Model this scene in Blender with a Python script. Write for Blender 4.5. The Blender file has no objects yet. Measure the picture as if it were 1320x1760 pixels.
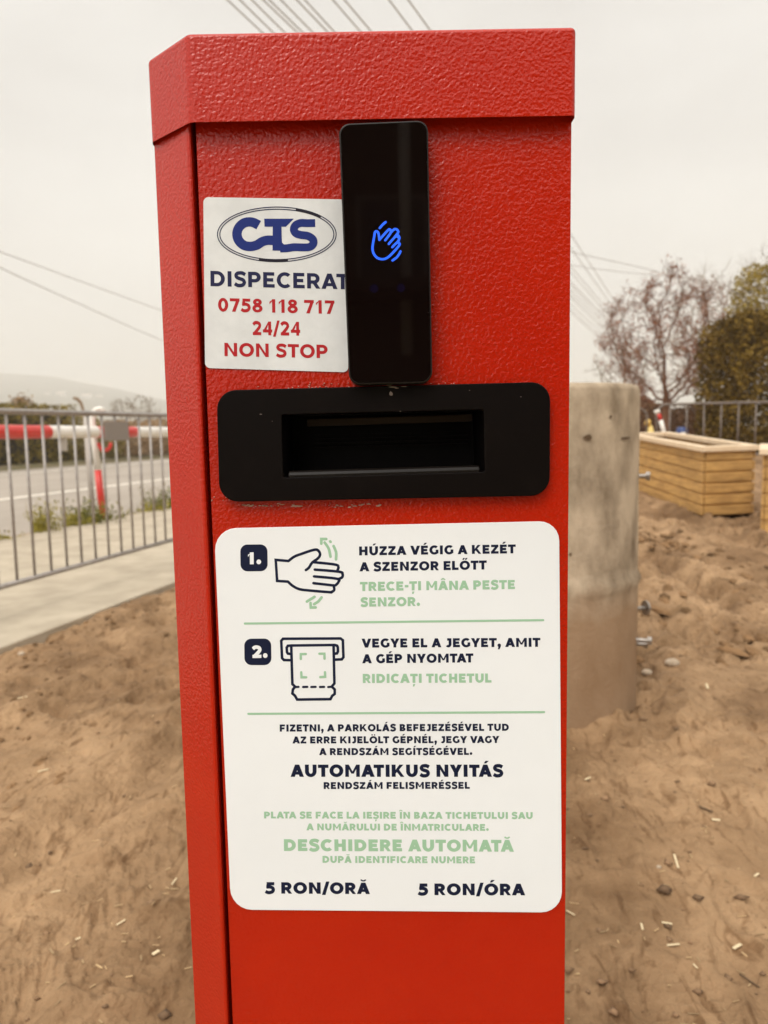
import bpy, bmesh, math, random
import numpy as np
from mathutils import Vector, Matrix, noise

sc = bpy.context.scene
COL = sc.collection
R = math.radians

# ------------------------------------------------------------------ camera
FPX, PITCH, ROLL, EYE = 1322.0, R(6.1), R(1.0), 1.05     # focal length in photo pixels, eye height in metres
_f = Vector((0, math.cos(PITCH), -math.sin(PITCH)))
_r0 = Vector((1, 0, 0))
_u0 = _r0.cross(_f)
_r = _r0 * math.cos(ROLL) - _u0 * math.sin(ROLL)
_u = _r0 * math.sin(ROLL) + _u0 * math.cos(ROLL)
CAM = Vector((0, 0, EYE))
cd = bpy.data.cameras.new("camera")
cd.sensor_fit = 'VERTICAL'
cd.sensor_height = 34.6
cd.lens = 26.0
cd.clip_start = 0.02
cd.clip_end = 20000
cd.dof.use_dof = True
cd.dof.focus_distance = 0.615
cd.dof.aperture_fstop = 8.8
cam = bpy.data.objects.new("camera", cd)
COL.objects.link(cam)
m = Matrix.Identity(4)
for i in range(3):
    m[i][0], m[i][1], m[i][2], m[i][3] = _r[i], _u[i], -_f[i], CAM[i]
cam.matrix_world = m
sc.camera = cam

# ------------------------------------------------------------------ sky, sun, exposure
SUN_EL, SUN_AZ = R(48), R(-155)          # high soft sun behind the clouds, behind and to the left of the viewpoint
w = bpy.data.worlds.new("World")
sc.world = w
w.use_nodes = True
nt = w.node_tree
nt.nodes.clear()
N = nt.nodes.new
out = N('ShaderNodeOutputWorld'); bg = N('ShaderNodeBackground')
sky = N('ShaderNodeTexSky'); sky.sky_type = 'NISHITA'; sky.sun_disc = False
sky.sun_elevation = SUN_EL; sky.sun_rotation = SUN_AZ
sky.dust_density = 4
tc = N('ShaderNodeTexCoord'); mp = N('ShaderNodeMapping'); mp.inputs['Scale'].default_value = (1, 1, 2.4)
nz = N('ShaderNodeTexNoise'); nz.inputs['Scale'].default_value = 1.7; nz.inputs['Detail'].default_value = 5
nz.inputs['Roughness'].default_value = 0.5
cr = N('ShaderNodeValToRGB')
cr.color_ramp.elements[0].position = 0.3; cr.color_ramp.elements[0].color = (0.71, 0.675, 0.63, 1)
cr.color_ramp.elements[1].position = 0.7; cr.color_ramp.elements[1].color = (0.96, 0.93, 0.872, 1)
sep = N('ShaderNodeSeparateXYZ')
hg = N('ShaderNodeMapRange'); hg.inputs['From Min'].default_value = 0.0; hg.inputs['From Max'].default_value = 0.6
hg.inputs['To Min'].default_value = 9.8; hg.inputs['To Max'].default_value = 10.05
zg = N('ShaderNodeMapRange'); zg.inputs['From Min'].default_value = 0.55; zg.inputs['From Max'].default_value = 1.0
zg.inputs['To Min'].default_value = 1.0; zg.inputs['To Max'].default_value = 1.6        # overcast sky: brighter overhead
zm = N('ShaderNodeMath'); zm.operation = 'MULTIPLY'
mul = N('ShaderNodeVectorMath'); mul.operation = 'SCALE'
mix = N('ShaderNodeMix'); mix.data_type = 'RGBA'; mix.inputs['Factor'].default_value = 0.93
L = nt.links.new
L(tc.outputs['Generated'], mp.inputs['Vector']); L(mp.outputs[0], nz.inputs['Vector'])
L(nz.outputs['Fac'], cr.inputs['Fac'])
L(tc.outputs['Generated'], sep.inputs[0]); L(sep.outputs['Z'], hg.inputs['Value'])
L(cr.outputs['Color'], mul.inputs[0]); L(hg.outputs['Result'], zm.inputs[0]); L(zg.outputs['Result'], zm.inputs[1])
# the cloud is brighter around the hidden sun, behind the viewpoint
dt = N('ShaderNodeVectorMath'); dt.operation = 'DOT_PRODUCT'
dt.inputs[1].default_value = (math.sin(SUN_AZ) * math.cos(SUN_EL), math.cos(SUN_AZ) * math.cos(SUN_EL), math.sin(SUN_EL))
gl_ = N('ShaderNodeMapRange'); gl_.interpolation_type = 'SMOOTHSTEP'; gl_.inputs['From Min'].default_value = 0.05; gl_.inputs['From Max'].default_value = 1.0
gl_.inputs['To Min'].default_value = 1.0; gl_.inputs['To Max'].default_value = 2.2
gm = N('ShaderNodeMath'); gm.operation = 'MULTIPLY'
L(tc.outputs['Generated'], dt.inputs[0]); L(dt.outputs['Value'], gl_.inputs['Value']); L(zm.outputs[0], gm.inputs[0]); L(gl_.outputs['Result'], gm.inputs[1])
L(gm.outputs[0], mul.inputs['Scale'])
L(sky.outputs[0], mix.inputs['A']); L(mul.outputs[0], mix.inputs['B'])
L(sep.outputs['Z'], zg.inputs['Value'])
L(mix.outputs['Result'], bg.inputs['Color'])
bg.inputs['Strength'].default_value = 0.1
L(bg.outputs[0], out.inputs['Surface'])

sd = bpy.data.lights.new("sun", 'SUN'); sd.energy = 1.5; sd.angle = R(25); sd.color = (1.0, 0.965, 0.91)
so = bpy.data.objects.new("sun", sd); COL.objects.link(so)
sdir = Vector((math.sin(SUN_AZ) * math.cos(SUN_EL), math.cos(SUN_AZ) * math.cos(SUN_EL), math.sin(SUN_EL)))
so.rotation_euler = sdir.to_track_quat('Z', 'Y').to_euler()
so.location = (-4, -6, 12)
sc.view_settings.view_transform = 'Standard'
sc.view_settings.look = 'None'
sc.view_settings.exposure = 0.0
sc.view_settings.gamma = 1.0
sc.cycles.volume_bounces = 2

# ------------------------------------------------------------------ measuring helpers
def ray(px, py): return _f + _r * ((px - 660) / FPX) - _u * ((py - 880) / FPX)
def PY(px, py, y): d = ray(px, py); return CAM + d * (y / d.y)            # a measured point on an upright plane
def G(px, py, z=0.0): d = ray(px, py); return CAM + d * ((z - EYE) / d.z)  # a measured point on a level plane
def D(px, py, dist): d = ray(px, py); return CAM + d * (dist / d.y)

# street frame: s runs along the street, n across it (to the left)
SA = R(14.8)
SV = Vector((math.sin(SA), math.cos(SA), 0)); NV = Vector((-math.cos(SA), math.sin(SA), 0))
def ST(t, n, z=0.0): return SV * t + NV * n + Vector((0, 0, z))

# ------------------------------------------------------------------ materials
def lin(c): return tuple((x / 12.92 if x <= 0.04045 else ((x + 0.055) / 1.055) ** 2.4) for x in c)
def rgb(r, g, b): return lin((r / 255, g / 255, b / 255))
def mat(name, col, rough=0.6, metal=0.0, spec=0.5, var=0.0, vscale=20.0, col2=None, bump=0.0, bscale=100.0, bdist=0.002,
        island=0.0, detail=4.0, stretch=None, ramp=(0.35, 0.65), distort=0.0, coat=0.0, ior=None, bstretch=None, bdetail=3.0):
    mt = bpy.data.materials.new(name); mt.use_nodes = True
    t = mt.node_tree; b = t.nodes['Principled BSDF']; n = t.nodes.new; l = t.links.new
    b.inputs['Base Color'].default_value = (*col, 1); b.inputs['Roughness'].default_value = rough
    b.inputs['Metallic'].default_value = metal; b.inputs['Specular IOR Level'].default_value = spec
    if coat: b.inputs['Coat Weight'].default_value = coat; b.inputs['Coat Roughness'].default_value = 0.08
    if ior: b.inputs['IOR'].default_value = ior
    src = None
    tcn = n('ShaderNodeTexCoord')
    def coords(st):
        if st is None: return tcn.outputs['Object']
        mm = n('ShaderNodeMapping'); mm.inputs['Scale'].default_value = st; l(tcn.outputs['Object'], mm.inputs['Vector']); return mm.outputs[0]
    if col2 is not None:
        z = n('ShaderNodeTexNoise'); z.inputs['Scale'].default_value = vscale; z.inputs['Detail'].default_value = detail
        z.inputs['Roughness'].default_value = 0.6; z.inputs['Distortion'].default_value = distort
        l(coords(stretch), z.inputs['Vector'])
        c = n('ShaderNodeValToRGB'); c.color_ramp.elements[0].position = ramp[0]; c.color_ramp.elements[1].position = ramp[1]
        c.color_ramp.elements[0].color = (*col2, 1); c.color_ramp.elements[1].color = (*col, 1)
        l(z.outputs['Fac'], c.inputs['Fac']); src = c.outputs['Color']
    if island:
        g = n('ShaderNodeNewGeometry'); h = n('ShaderNodeHueSaturation')
        r_ = n('ShaderNodeMapRange'); r_.inputs['To Min'].default_value = 1 - island; r_.inputs['To Max'].default_value = 1 + island
        l(g.outputs['Random Per Island'], r_.inputs['Value']); l(r_.outputs[0], h.inputs['Value'])
        h.inputs['Color'].default_value = (*col, 1)
        if src: l(src, h.inputs['Color'])
        src = h.outputs['Color']
    if src: l(src, b.inputs['Base Color'])
    if bump:
        z = n('ShaderNodeTexNoise'); z.inputs['Scale'].default_value = bscale; z.inputs['Detail'].default_value = bdetail
        z.inputs['Distortion'].default_value = distort
        l(coords(bstretch), z.inputs['Vector'])
        bp = n('ShaderNodeBump'); bp.inputs['Strength'].default_value = bump; bp.inputs['Distance'].default_value = bdist
        l(z.outputs['Fac'], bp.inputs['Height']); l(bp.outputs[0], b.inputs['Normal'])
    return mt
def emit(name, col, s):
    mt = bpy.data.materials.new(name); mt.use_nodes = True
    b = mt.node_tree.nodes['Principled BSDF']; b.inputs['Base Color'].default_value = (0, 0, 0, 1)
    b.inputs['Emission Color'].default_value = (*col, 1); b.inputs['Emission Strength'].default_value = s
    return mt

M = {}
M['red'] = mat('red_wrinkle_paint', (0.445, 0.0130, 0.0002), rough=0.25, ior=1.42, bump=0.68, bscale=400, bdist=0.0009, distort=0.35, bdetail=0.6,
               col2=(0.415, 0.0100, 0.0001), vscale=9)
M['red_edge'] = M['red']
M['paper'] = mat('white_vinyl', (0.84, 0.86, 0.895), rough=0.36, col2=(0.81, 0.83, 0.865), vscale=6, bump=0.12, bscale=60, bdist=0.001)
M['paper2'] = mat('white_paper_label', (0.72, 0.73, 0.74), rough=0.5, col2=(0.64, 0.65, 0.66), vscale=40, bump=0.35, bscale=120, bdist=0.0008)
M['navy'] = mat('navy_ink', (0.006, 0.010, 0.036), rough=0.5, spec=.2)
M['navy2'] = mat('label_navy_ink', (0.014, 0.016, 0.062), rough=0.5, spec=.2)
M['blue_ink'] = mat('blue_ink', (0.010, 0.024, 0.17), rough=0.5, spec=.2)
M['red_ink'] = mat('red_ink', (0.42, 0.014, 0.02), rough=0.5, spec=.2)
M['green'] = mat('mint_ink', (0.33, 0.54, 0.37), rough=0.45, spec=.3)
M['glass'] = mat('black_glass', (0.004, 0.0018, 0.0014), rough=0.03, spec=0.3)
M['bezel'] = mat('dark_metal_bezel', (0.010, 0.007, 0.0055), rough=0.35, spec=0.3)
M['lens'] = mat('violet_sensor_lens', (0.004, 0.002, 0.011), rough=0.1, spec=.3)
M['plastic'] = mat('black_plastic', (0.003, 0.0014, 0.0010), rough=0.5, spec=0.09, col2=(0.0055, 0.003, 0.0022), vscale=30, ramp=(0.2, 0.45),
                   bump=0.15, bscale=900, bdist=0.0004)
M['plastic_in'] = mat('black_plastic_inside', (0.002, 0.0012, 0.001), rough=0.5, spec=0.1)
M['brown_pl'] = mat('brown_printer_lip', (0.035, 0.02, 0.012), rough=0.6, spec=.2)
M['lip'] = mat('worn_slot_lip', (0.006, 0.004, 0.003), rough=0.42, spec=.2)
M['flake'] = mat('dried_sealant', (0.50, 0.30, 0.24), rough=0.8, bump=0.4, bscale=300)
M['led'] = emit('blue_light', (0.004, 0.115, 1.0), 1.35)

# ------------------------------------------------------------------ mesh helpers
class MB:
    def __init__(self): self.v = []; self.f = []
    def add(self, vs, fs):
        o = len(self.v); self.v += [tuple(x) for x in vs]; self.f += [tuple(i + o for i in f) for f in fs]
    def box(self, c, ax, ay, az):          # centre and three half-axes
        c, ax, ay, az = map(Vector, (c, ax, ay, az)); vs = []
        for sx in (-1, 1):
            for sy in (-1, 1):
                for sz in (-1, 1): vs.append(c + ax * sx + ay * sy + az * sz)
        self.add(vs, [(0, 1, 3, 2), (4, 6, 7, 5), (0, 4, 5, 1), (2, 3, 7, 6), (0, 2, 6, 4), (1, 5, 7, 3)])
    def tube(self, pts, rad, n=8, cap=True):
        pts = [Vector(p) for p in pts]; rad = rad if isinstance(rad, (list, tuple)) else [rad] * len(pts)
        vs, fs, prev = [], [], None
        for i, p in enumerate(pts):
            t = (pts[min(i + 1, len(pts) - 1)] - pts[max(i - 1, 0)])
            if t.length < 1e-9: t = Vector((0, 0, 1))
            t.normalize()
            if prev is None: a = t.orthogonal().normalized()
            else:
                a = prev - t * prev.dot(t)
                a = a.normalized() if a.length > 1e-6 else t.orthogonal().normalized()
            prev = a; b = t.cross(a)
            for k in range(n):
                an = 2 * math.pi * k / n; vs.append(p + (a * math.cos(an) + b * math.sin(an)) * rad[i])
        for i in range(len(pts) - 1):
            for k in range(n):
                k2 = (k + 1) % n; fs.append((i * n + k, i * n + k2, (i + 1) * n + k2, (i + 1) * n + k))
        if cap: fs.append(tuple(range(n - 1, -1, -1))); fs.append(tuple((len(pts) - 1) * n + k for k in range(n)))
        self.add(vs, fs)
    def prism(self, poly, h0, h1, fn):      # 2-D outline pushed from h0 to h1; fn(u, v, h) -> point
        n = len(poly)
        vs = [fn(u, v, h0) for u, v in poly] + [fn(u, v, h1) for u, v in poly]
        fs = [tuple(range(n - 1, -1, -1)), tuple(range(n, 2 * n))]
        fs += [(i, (i + 1) % n, n + (i + 1) % n, n + i) for i in range(n)]
        self.add(vs, fs)
    def lathe(self, c, prof, n=32, sx=1, sy=1):
        c = Vector(c); vs, fs = [], []
        for r_, z in prof:
            for k in range(n):
                a = 2 * math.pi * k / n; vs.append(c + Vector((r_ * math.cos(a) * sx, r_ * math.sin(a) * sy, z)))
        for i in range(len(prof) - 1):
            for k in range(n):
                k2 = (k + 1) % n; fs.append((i * n + k, i * n + k2, (i + 1) * n + k2, (i + 1) * n + k))
        fs.append(tuple(range(n - 1, -1, -1))); fs.append(tuple((len(prof) - 1) * n + k for k in range(n)))
        self.add(vs, fs)
    def build(self, name, mt, parent=None, smooth=False, bevel=0.0, seg=2, fix=True):
        me = bpy.data.meshes.new(name)
        org = Vector((0, 0, 0))
        if parent is None and self.v:
            a = np.array(self.v); org = Vector((float((a[:, 0].min() + a[:, 0].max()) / 2), float((a[:, 1].min() + a[:, 1].max()) / 2), float(a[:, 2].min())))
        me.from_pydata([tuple(Vector(p) - org) for p in self.v], [], self.f)
        if fix:
            bm = bmesh.new(); bm.from_mesh(me); bmesh.ops.recalc_face_normals(bm, faces=bm.faces[:]); bm.to_mesh(me); bm.free()
        return link(name, me, mt, parent, org, smooth, bevel, seg)
def link(name, me, mt, parent=None, org=Vector((0, 0, 0)), smooth=False, bevel=0.0, seg=2):
    me.materials.append(mt)
    if smooth: me.polygons.foreach_set('use_smooth', [True] * len(me.polygons))
    o = bpy.data.objects.new(name, me); COL.objects.link(o); o.location = org
    if parent is not None:
        o.parent = parent; o.matrix_parent_inverse = Matrix.Translation(-WORLD[parent.name])
    WORLD[o.name] = WORLD[parent.name] * 0 + Vector((0, 0, 0)) if parent is not None else Vector(org)
    if bevel:
        b = o.modifiers.new('bevel', 'BEVEL'); b.width = bevel; b.segments = seg; b.limit_method = 'ANGLE'; b.angle_limit = R(40)
        if smooth is False: b.harden_normals = False
    return o
WORLD = {}
def tag(o, label, cat, group=None):
    o['label'] = label; o['category'] = cat
    if group: o['group'] = group
    return o
def kind(o, k): o['kind'] = k; return o
def thing(name, loc, label, cat, group=None):
    o = bpy.data.objects.new(name, None); COL.objects.link(o); o.location = loc; o.empty_display_size = 0.1
    WORLD[o.name] = Vector(loc)
    return tag(o, label, cat, group)
def copy_thing(src, delta, label, group=None):
    def rec(o, par):
        c = o.copy(); COL.objects.link(c)
        if par is None: c.location = o.location + Vector(delta)
        else: c.parent = par
        for ch in list(o.children): rec(ch, c)
        return c
    c = rec(src, None); c['label'] = label
    if group: c['group'] = group
    WORLD[c.name] = Vector(c.location)
    return c

# ------------------------------------------------------------------ flat shapes on the machine's face
FACE = 0.609
def catmull(p, k=6, closed=False):
    p = [np.array(q, float) for q in p]; o = []
    n = len(p)
    for i in range(n if closed else n - 1):
        a, b, c, d = (p[(i - 1) % n] if closed or i > 0 else p[0]), p[i], p[(i + 1) % n], (p[(i + 2) % n] if closed or i + 2 < n else p[-1])
        for j in range(k):
            t = j / k; o.append(0.5 * ((2 * b) + (-a + c) * t + (2 * a - 5 * b + 4 * c - d) * t * t + (-a + 3 * b - 3 * c + d) * t ** 3))
    if not closed: o.append(p[-1])
    return o
def ribbon(pts, wd, closed=False, rnd=True):
    p = [np.array(q, float) for q in pts]
    q = [p[0]]
    for x in p[1:]:
        if np.linalg.norm(x - q[-1]) > 1e-3: q.append(x)
    p = q; n = len(p); h = wd / 2; Lf, Rt = [], []
    for i in range(n):
        a = p[i] - p[i - 1] if (i > 0 or closed) else p[1] - p[0]
        b = p[(i + 1) % n] - p[i] if (i < n - 1 or closed) else p[-1] - p[-2]
        a = a / np.linalg.norm(a); b = b / np.linalg.norm(b)
        na, nb = np.array([-a[1], a[0]]), np.array([-b[1], b[0]]); mm = na + nb
        l_ = np.linalg.norm(mm); mm = mm / l_ if l_ > 1e-3 else na
        s = min(1 / max(mm @ na, 0.45), 2.0)
        Lf.append(p[i] + mm * h * s); Rt.append(p[i] - mm * h * s)
    vs = Lf + Rt; fs = [(i, i + 1, n + i + 1, n + i) for i in range(n - 1)]
    if closed: fs.append((n - 1, 0, n, 2 * n - 1))
    elif rnd:
        for e, (c, o_) in enumerate(((0, 1), (n - 1, n - 2))):
            d = p[c] - p[o_]; d = d / np.linalg.norm(d); nn = np.array([-d[1], d[0]]); base = len(vs)
            arc = [p[c] + h * (nn * math.cos(t) + d * math.sin(t)) for t in np.linspace(0, math.pi, 9)]
            vs += arc; fs.append(tuple(range(base, base + 9)))
    return vs, fs
def on_face(mb, vs2, fs, y): mb.add([PY(a[0], a[1], y) for a in vs2], fs)
class Ink:                                   # printed marks: each stroke a hair above the last so that crossings never share a plane
    def __init__(self, y, z=(1.0, 0, 0)): self.y = y; self.k, self.ox, self.oy = z; self.m = MB(); self.i = 0
    def px(self, p): return (self.ox + p[0] / self.k, self.oy + p[1] / self.k)
    def stroke(self, pts, wd, smooth=True, closed=False, rnd=True):
        p = [self.px(q) for q in pts]
        if smooth and len(p) > 2: p = catmull(p, 6, closed)
        vs, fs = ribbon(p, wd / self.k, closed, rnd); on_face(self.m, vs, fs, self.y - self.i * 4e-6); self.i += 1
    def poly(self, pts):
        on_face(self.m, [self.px(q) for q in pts], [tuple(range(len(pts)))], self.y - self.i * 4e-6); self.i += 1
    def build(self, name, mt, parent): return self.m.build(name, mt, parent, fix=False)
def rounded(quad, rad, k=7):                 # quad in photo pixels tl, tr, br, bl -> rounded outline
    q = [np.array(p, float) for p in quad]; o = []
    for i in range(4):
        a, b, c = q[i - 1], q[i], q[(i + 1) % 4]
        r_ = rad[i] if isinstance(rad, (list, tuple)) else rad
        p0 = b + (a - b) / np.linalg.norm(a - b) * r_; p1 = b + (c - b) / np.linalg.norm(c - b) * r_
        for j in range(k):
            t = j / (k - 1); w1 = 0.5523
            c0, c1 = p0 + (b - p0) * w1, p1 + (b - p1) * w1
            o.append((1 - t) ** 3 * p0 + 3 * (1 - t) ** 2 * t * c0 + 3 * (1 - t) * t * t * c1 + t ** 3 * p1)
    return o
def plate(name, mt, parent, quad, rad, front, back, bevel=0.0, smooth=False):
    pts = [PY(p[0], p[1], front) for p in rounded(quad, rad)]
    mb = MB(); n = len(pts)
    vs = pts + [Vector((p.x, back, p.z)) for p in pts]
    mb.add(vs, [tuple(range(n)), tuple(range(2 * n - 1, n - 1, -1))] + [(i, n + i, n + (i + 1) % n, (i + 1) % n) for i in range(n)])
    return mb.build(name, mt, parent, bevel=bevel, smooth=smooth)

# ------------------------------------------------------------------ lettering: heavy geometric capitals drawn stroke by stroke
def _rect(x0, y0, x1, y1): return [(x0, y0), (x1, y0), (x1, y1), (x0, y1)]
def _arc(cx, cy, rx, ry, w_, h_, a0, a1):
    n_ = max(4, int(abs(a1 - a0) / 9)); o = [(cx + rx * math.cos(R(a0 + (a1 - a0) * i / n_)), cy + ry * math.sin(R(a0 + (a1 - a0) * i / n_))) for i in range(n_ + 1)]
    q = [(cx + (rx - w_) * math.cos(R(a0 + (a1 - a0) * i / n_)), cy + (ry - h_) * math.sin(R(a0 + (a1 - a0) * i / n_))) for i in range(n_ + 1)]
    return ('strip', o, q)
def _path(p, w_): vs, fs = ribbon(catmull(p, 5), w_, False, False); return ('mesh', vs, fs)
def glyph(c, w):
    h, d = w * .84, w * 1.08
    def mir(p, W): return [(W - x, y) for x, y in p]
    if c == 'A':
        W = 1.10; l = [(0, 0), (d, 0), (W / 2 + d / 2, 1), (W / 2 - d / 2, 1)]; f = lambda y: d / 2 + (W / 2 - d / 2) * y
        return [l, mir(l, W), _rect(f(.25), .18, W - f(.25), .18 + h * .9)], W, .0
    if c == 'B': return [_rect(0, 0, w, 1), _arc(.46, .285, .38, .285, w, h * .95, -90, 90), _arc(.43, .745, .35, .255, w, h * .95, -90, 90), _rect(w * .9, 0, .46, h * .95), _rect(w * .9, .57 - h * .95, .46, .57), _rect(w * .9, 1 - h * .95, .43, 1)], .84, .07
    if c == 'C': return [_arc(.55, .5, .55, .52, w, h, 46, 314)], .98, .04
    if c == 'D': return [_rect(0, 0, w, 1), _arc(.44, .5, .54, .5, w, h, -90, 90), _rect(w * .9, 0, .44, h), _rect(w * .9, 1 - h, .44, 1)], .98, .07
    if c in 'EF': return [_rect(0, 0, w, 1), _rect(w * .9, 1 - h, .76, 1), _rect(w * .9, .5 - h / 2 - (.05 if c == 'F' else 0), .69, .5 + h / 2 - (.05 if c == 'F' else 0))] + ([_rect(w * .9, 0, .78, h)] if c == 'E' else []), .78, .07
    if c == 'G': return [_arc(.55, .5, .55, .52, w, h, 46, 320), _rect(1.0 - w * .95, .12, 1.0, .53)], 1.0, .05
    if c == 'H': return [_rect(0, 0, w, 1), _rect(.94 - w, 0, .94, 1), _rect(w * .9, .5 - h / 2, .94 - w * .9, .5 + h / 2)], .94, .085
    if c == 'I': return [_rect(0, 0, w, 1)], w, .085
    if c == 'J': return [_rect(.64 - w, .36, .64, 1), _rect(.16, 1 - h, .64 - w * .9, 1), _arc(.29, .36, .35, .38, w, h, -142, 0)], .64, .06
    if c == 'K': return [_rect(0, 0, w, 1), [(w - .02, .25), (w - .02, .54), (.64, 1), (.98, 1)], [(.34, .50), (.54, .68), (1.04, 0), (.74, 0)]], 1.03, .05
    if c == 'L': return [_rect(0, 0, w, 1), _rect(w * .9, 0, .72, h)], .72, .05
    if c == 'M':
        W = 1.2; l = [(w * .3, 1), (w * .9, 1), (W / 2 + .10, .26), (W / 2 - .10, .26)]
        return [_rect(0, 0, w * .92, 1), _rect(W - w * .92, 0, W, 1), l, mir(l, W)], W, .085
    if c == 'N': return [_rect(0, 0, w * .95, 1), _rect(.98 - w * .95, 0, .98, 1), [(w * .2, 1), (w * .95, 1), (.98 - w * .2, 0), (.98 - w * .95, 0)]], .98, .085
    if c == 'O': return [_arc(.57, .5, .57, .52, w, h, 0, 360)], 1.14, .04
    if c in 'PR': return [_rect(0, 0, w, 1), _arc(.46, .655, .40, .345, w, h, -90, 90), _rect(w * .9, 1 - h, .46, 1), _rect(w * .9, .31, .46, .31 + h)] + ([[(.36, .36), (.62, .42), (.90, 0), (.62, 0)]] if c == 'R' else []), .88 if c == 'R' else .86, .06
    if c == 'S': return [_path([(.78, .80), (.60, .895), (.42, .91), (.24, .87), (.15, .73), (.23, .60), (.43, .525), (.63, .45), (.71, .29), (.62, .14), (.43, .085), (.24, .10), (.06, .20)], w * .88)], .84, .04
    if c == 'T': return [_rect(0, 1 - h, .86, 1), _rect(.43 - w / 2, 0, .43 + w / 2, 1 - h * .9)], .86, .01
    if c == 'U': return [_rect(0, .45, w, 1), _rect(.96 - w, .45, .96, 1), _arc(.48, .46, .48, .48, w, h, 180, 360)], .96, .075
    if c == 'V': l = [(1.08 / 2 - d / 2, 0), (1.08 / 2 + d / 2, 0), (d, 1), (0, 1)]; return [l, mir(l, 1.08)], 1.08, 0
    if c == 'Y': l = [(.51 - w / 2, .34), (.51 + w / 2, .34), (d * 1.05, 1), (0, 1)]; return [_rect(.51 - w / 2, 0, .51 + w / 2, .40), l, mir(l, 1.02)], 1.02, 0
    if c == 'Z': return [_rect(.02, 1 - h, .82, 1), _rect(0, 0, .84, h), [(.01, h * .8), (.36, h * .8), (.82, 1 - h * .8), (.47, 1 - h * .8)]], .84, .05
    if c == '0': return [_arc(.42, .5, .42, .515, w, h, 0, 360)], .84, .05
    if c == '1': return [_rect(.52 - w, 0, .52, 1), [(.04, .62), (.04, .80), (.36, 1), (.52 - w * .5, 1), (.52 - w, .84)]], .62, .06
    if c == '2': return [_path([(.07, .76), (.22, .885), (.42, .91), (.62, .83), (.67, .67), (.56, .50), (.36, .30), (.14, .10)], w * .92), _rect(.02, 0, .80, h)], .82, .05
    if c == '4': return [_rect(.50, 0, .50 + w, 1), _rect(.0, .20, .86, .20 + h), [(0, .20 + h * .4), (w * 1.0, .20 + h * .4), (.52, .82), (.52, 1)]], .86, .05
    if c == '5': return [_rect(.12, 1 - h, .76, 1), [(.12, 1 - h * .5), (.12 + w * .85, 1 - h * .5), (.10 + w * .85, .52), (.07, .50)], _path([(.10, .565), (.38, .585), (.60, .50), (.67, .33), (.58, .16), (.38, .09), (.20, .10), (.02, .19)], w * .9)], .80, .05
    if c == '7': return [_rect(.02, 1 - h, .82, 1), [(.18, 0), (.18 + w * 1.1, 0), (.82, 1 - h * .5), (.82 - w * 1.1, 1 - h * .8)]], .82, .04
    if c == '8': return [_arc(.42, .285, .42, .30, w, h * .9, 0, 360), _arc(.42, .755, .365, .26, w, h * .9, 0, 360)], .84, .05
    if c == '.': return [('mesh', [(w * .6 + w * .62 * math.cos(R(t)), w * .6 + w * .62 * math.sin(R(t))) for t in range(0, 360, 24)], [tuple(range(15))])], w * 1.24, .04
    if c == ',': return [('mesh', [(w * .6 + w * .62 * math.cos(R(t)), w * .6 + w * .62 * math.sin(R(t))) for t in range(0, 360, 24)], [tuple(range(15))]), [(w * .1, -.26), (w * .7, -.26), (w * 1.2, .10), (w * .35, .10)]], w * 1.24, .04
    if c == '/': return [[(-.02, -.1), (w * .85, -.1), (.62, 1.08), (.62 - w * .87, 1.08)]], .60, .0
    if c == '-': return [_rect(0, .34, .40, .34 + h)], .40, .05
    return [], .36, 0
ACC = {'Á': ('A', 'a'), 'É': ('E', 'a'), 'Í': ('I', 'a'), 'Ó': ('O', 'a'), 'Ú': ('U', 'a'), 'Ő': ('O', 'dd'), 'Ö': ('O', 'u'), 'Â': ('A', 'c'), 'Î': ('I', 'c'), 'Ă': ('A', 'b'), 'Ț': ('T', 'k'), 'Ș': ('S', 'k')}
def accent(k, cx, w):
    if k == 'a': return [[(cx - .14, 1.10), (cx + .05, 1.10), (cx + .28, 1.31), (cx + .0, 1.31)]]
    if k == 'dd': return [[(cx - .26 + o, 1.10), (cx - .12 + o, 1.10), (cx + .04 + o, 1.31), (cx - .18 + o, 1.31)] for o in (0, .28)]
    if k == 'u': return [('mesh', [(cx + o + .105 * math.cos(R(t)), 1.2 + .105 * math.sin(R(t))) for t in range(0, 360, 30)], [tuple(range(12))]) for o in (-.18, .18)]
    if k == 'c': return [[(cx - .30, 1.10), (cx - .09, 1.10), (cx + .10, 1.31), (cx - .10, 1.31)], [(cx + .30, 1.10), (cx + .09, 1.10), (cx - .10, 1.31), (cx + .10, 1.31)]]
    if k == 'b': return [_arc(cx, 1.33, .27, .24, .13, .12, 200, 340)]
    if k == 'k': return [[(cx - .13, -.40), (cx + .03, -.40), (cx + .15, -.13), (cx - .10, -.13)]]
KERN = {'AT': -.12, 'TA': -.12, 'AV': -.12, 'VA': -.12, 'LT': -.08, 'AG': -.03, 'YA': -.1, 'KA': -.02, 'RT': -.03, 'TÁ': -.12, 'TĂ': -.12, 'AU': -.02, 'ZÁ': -.0, '/O': -.02, 'AJ': 0}
def layout(s, w):
    out_, x, prev = [], 0.0, ''
    for ch in s:
        b_, a_ = ACC.get(ch, (ch, None)); pr, W, sb = glyph(b_, w)
        x += KERN.get(prev + ch, 0) + (sb if prev else 0)
        items = list(pr) + (accent(a_, W / 2 + (.02 if a_ == 'a' else 0), w) if a_ else [])
        out_ += [(x, it, i) for i, it in enumerate(items)]
        x += W + sb + .035; prev = ch
    return out_
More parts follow.
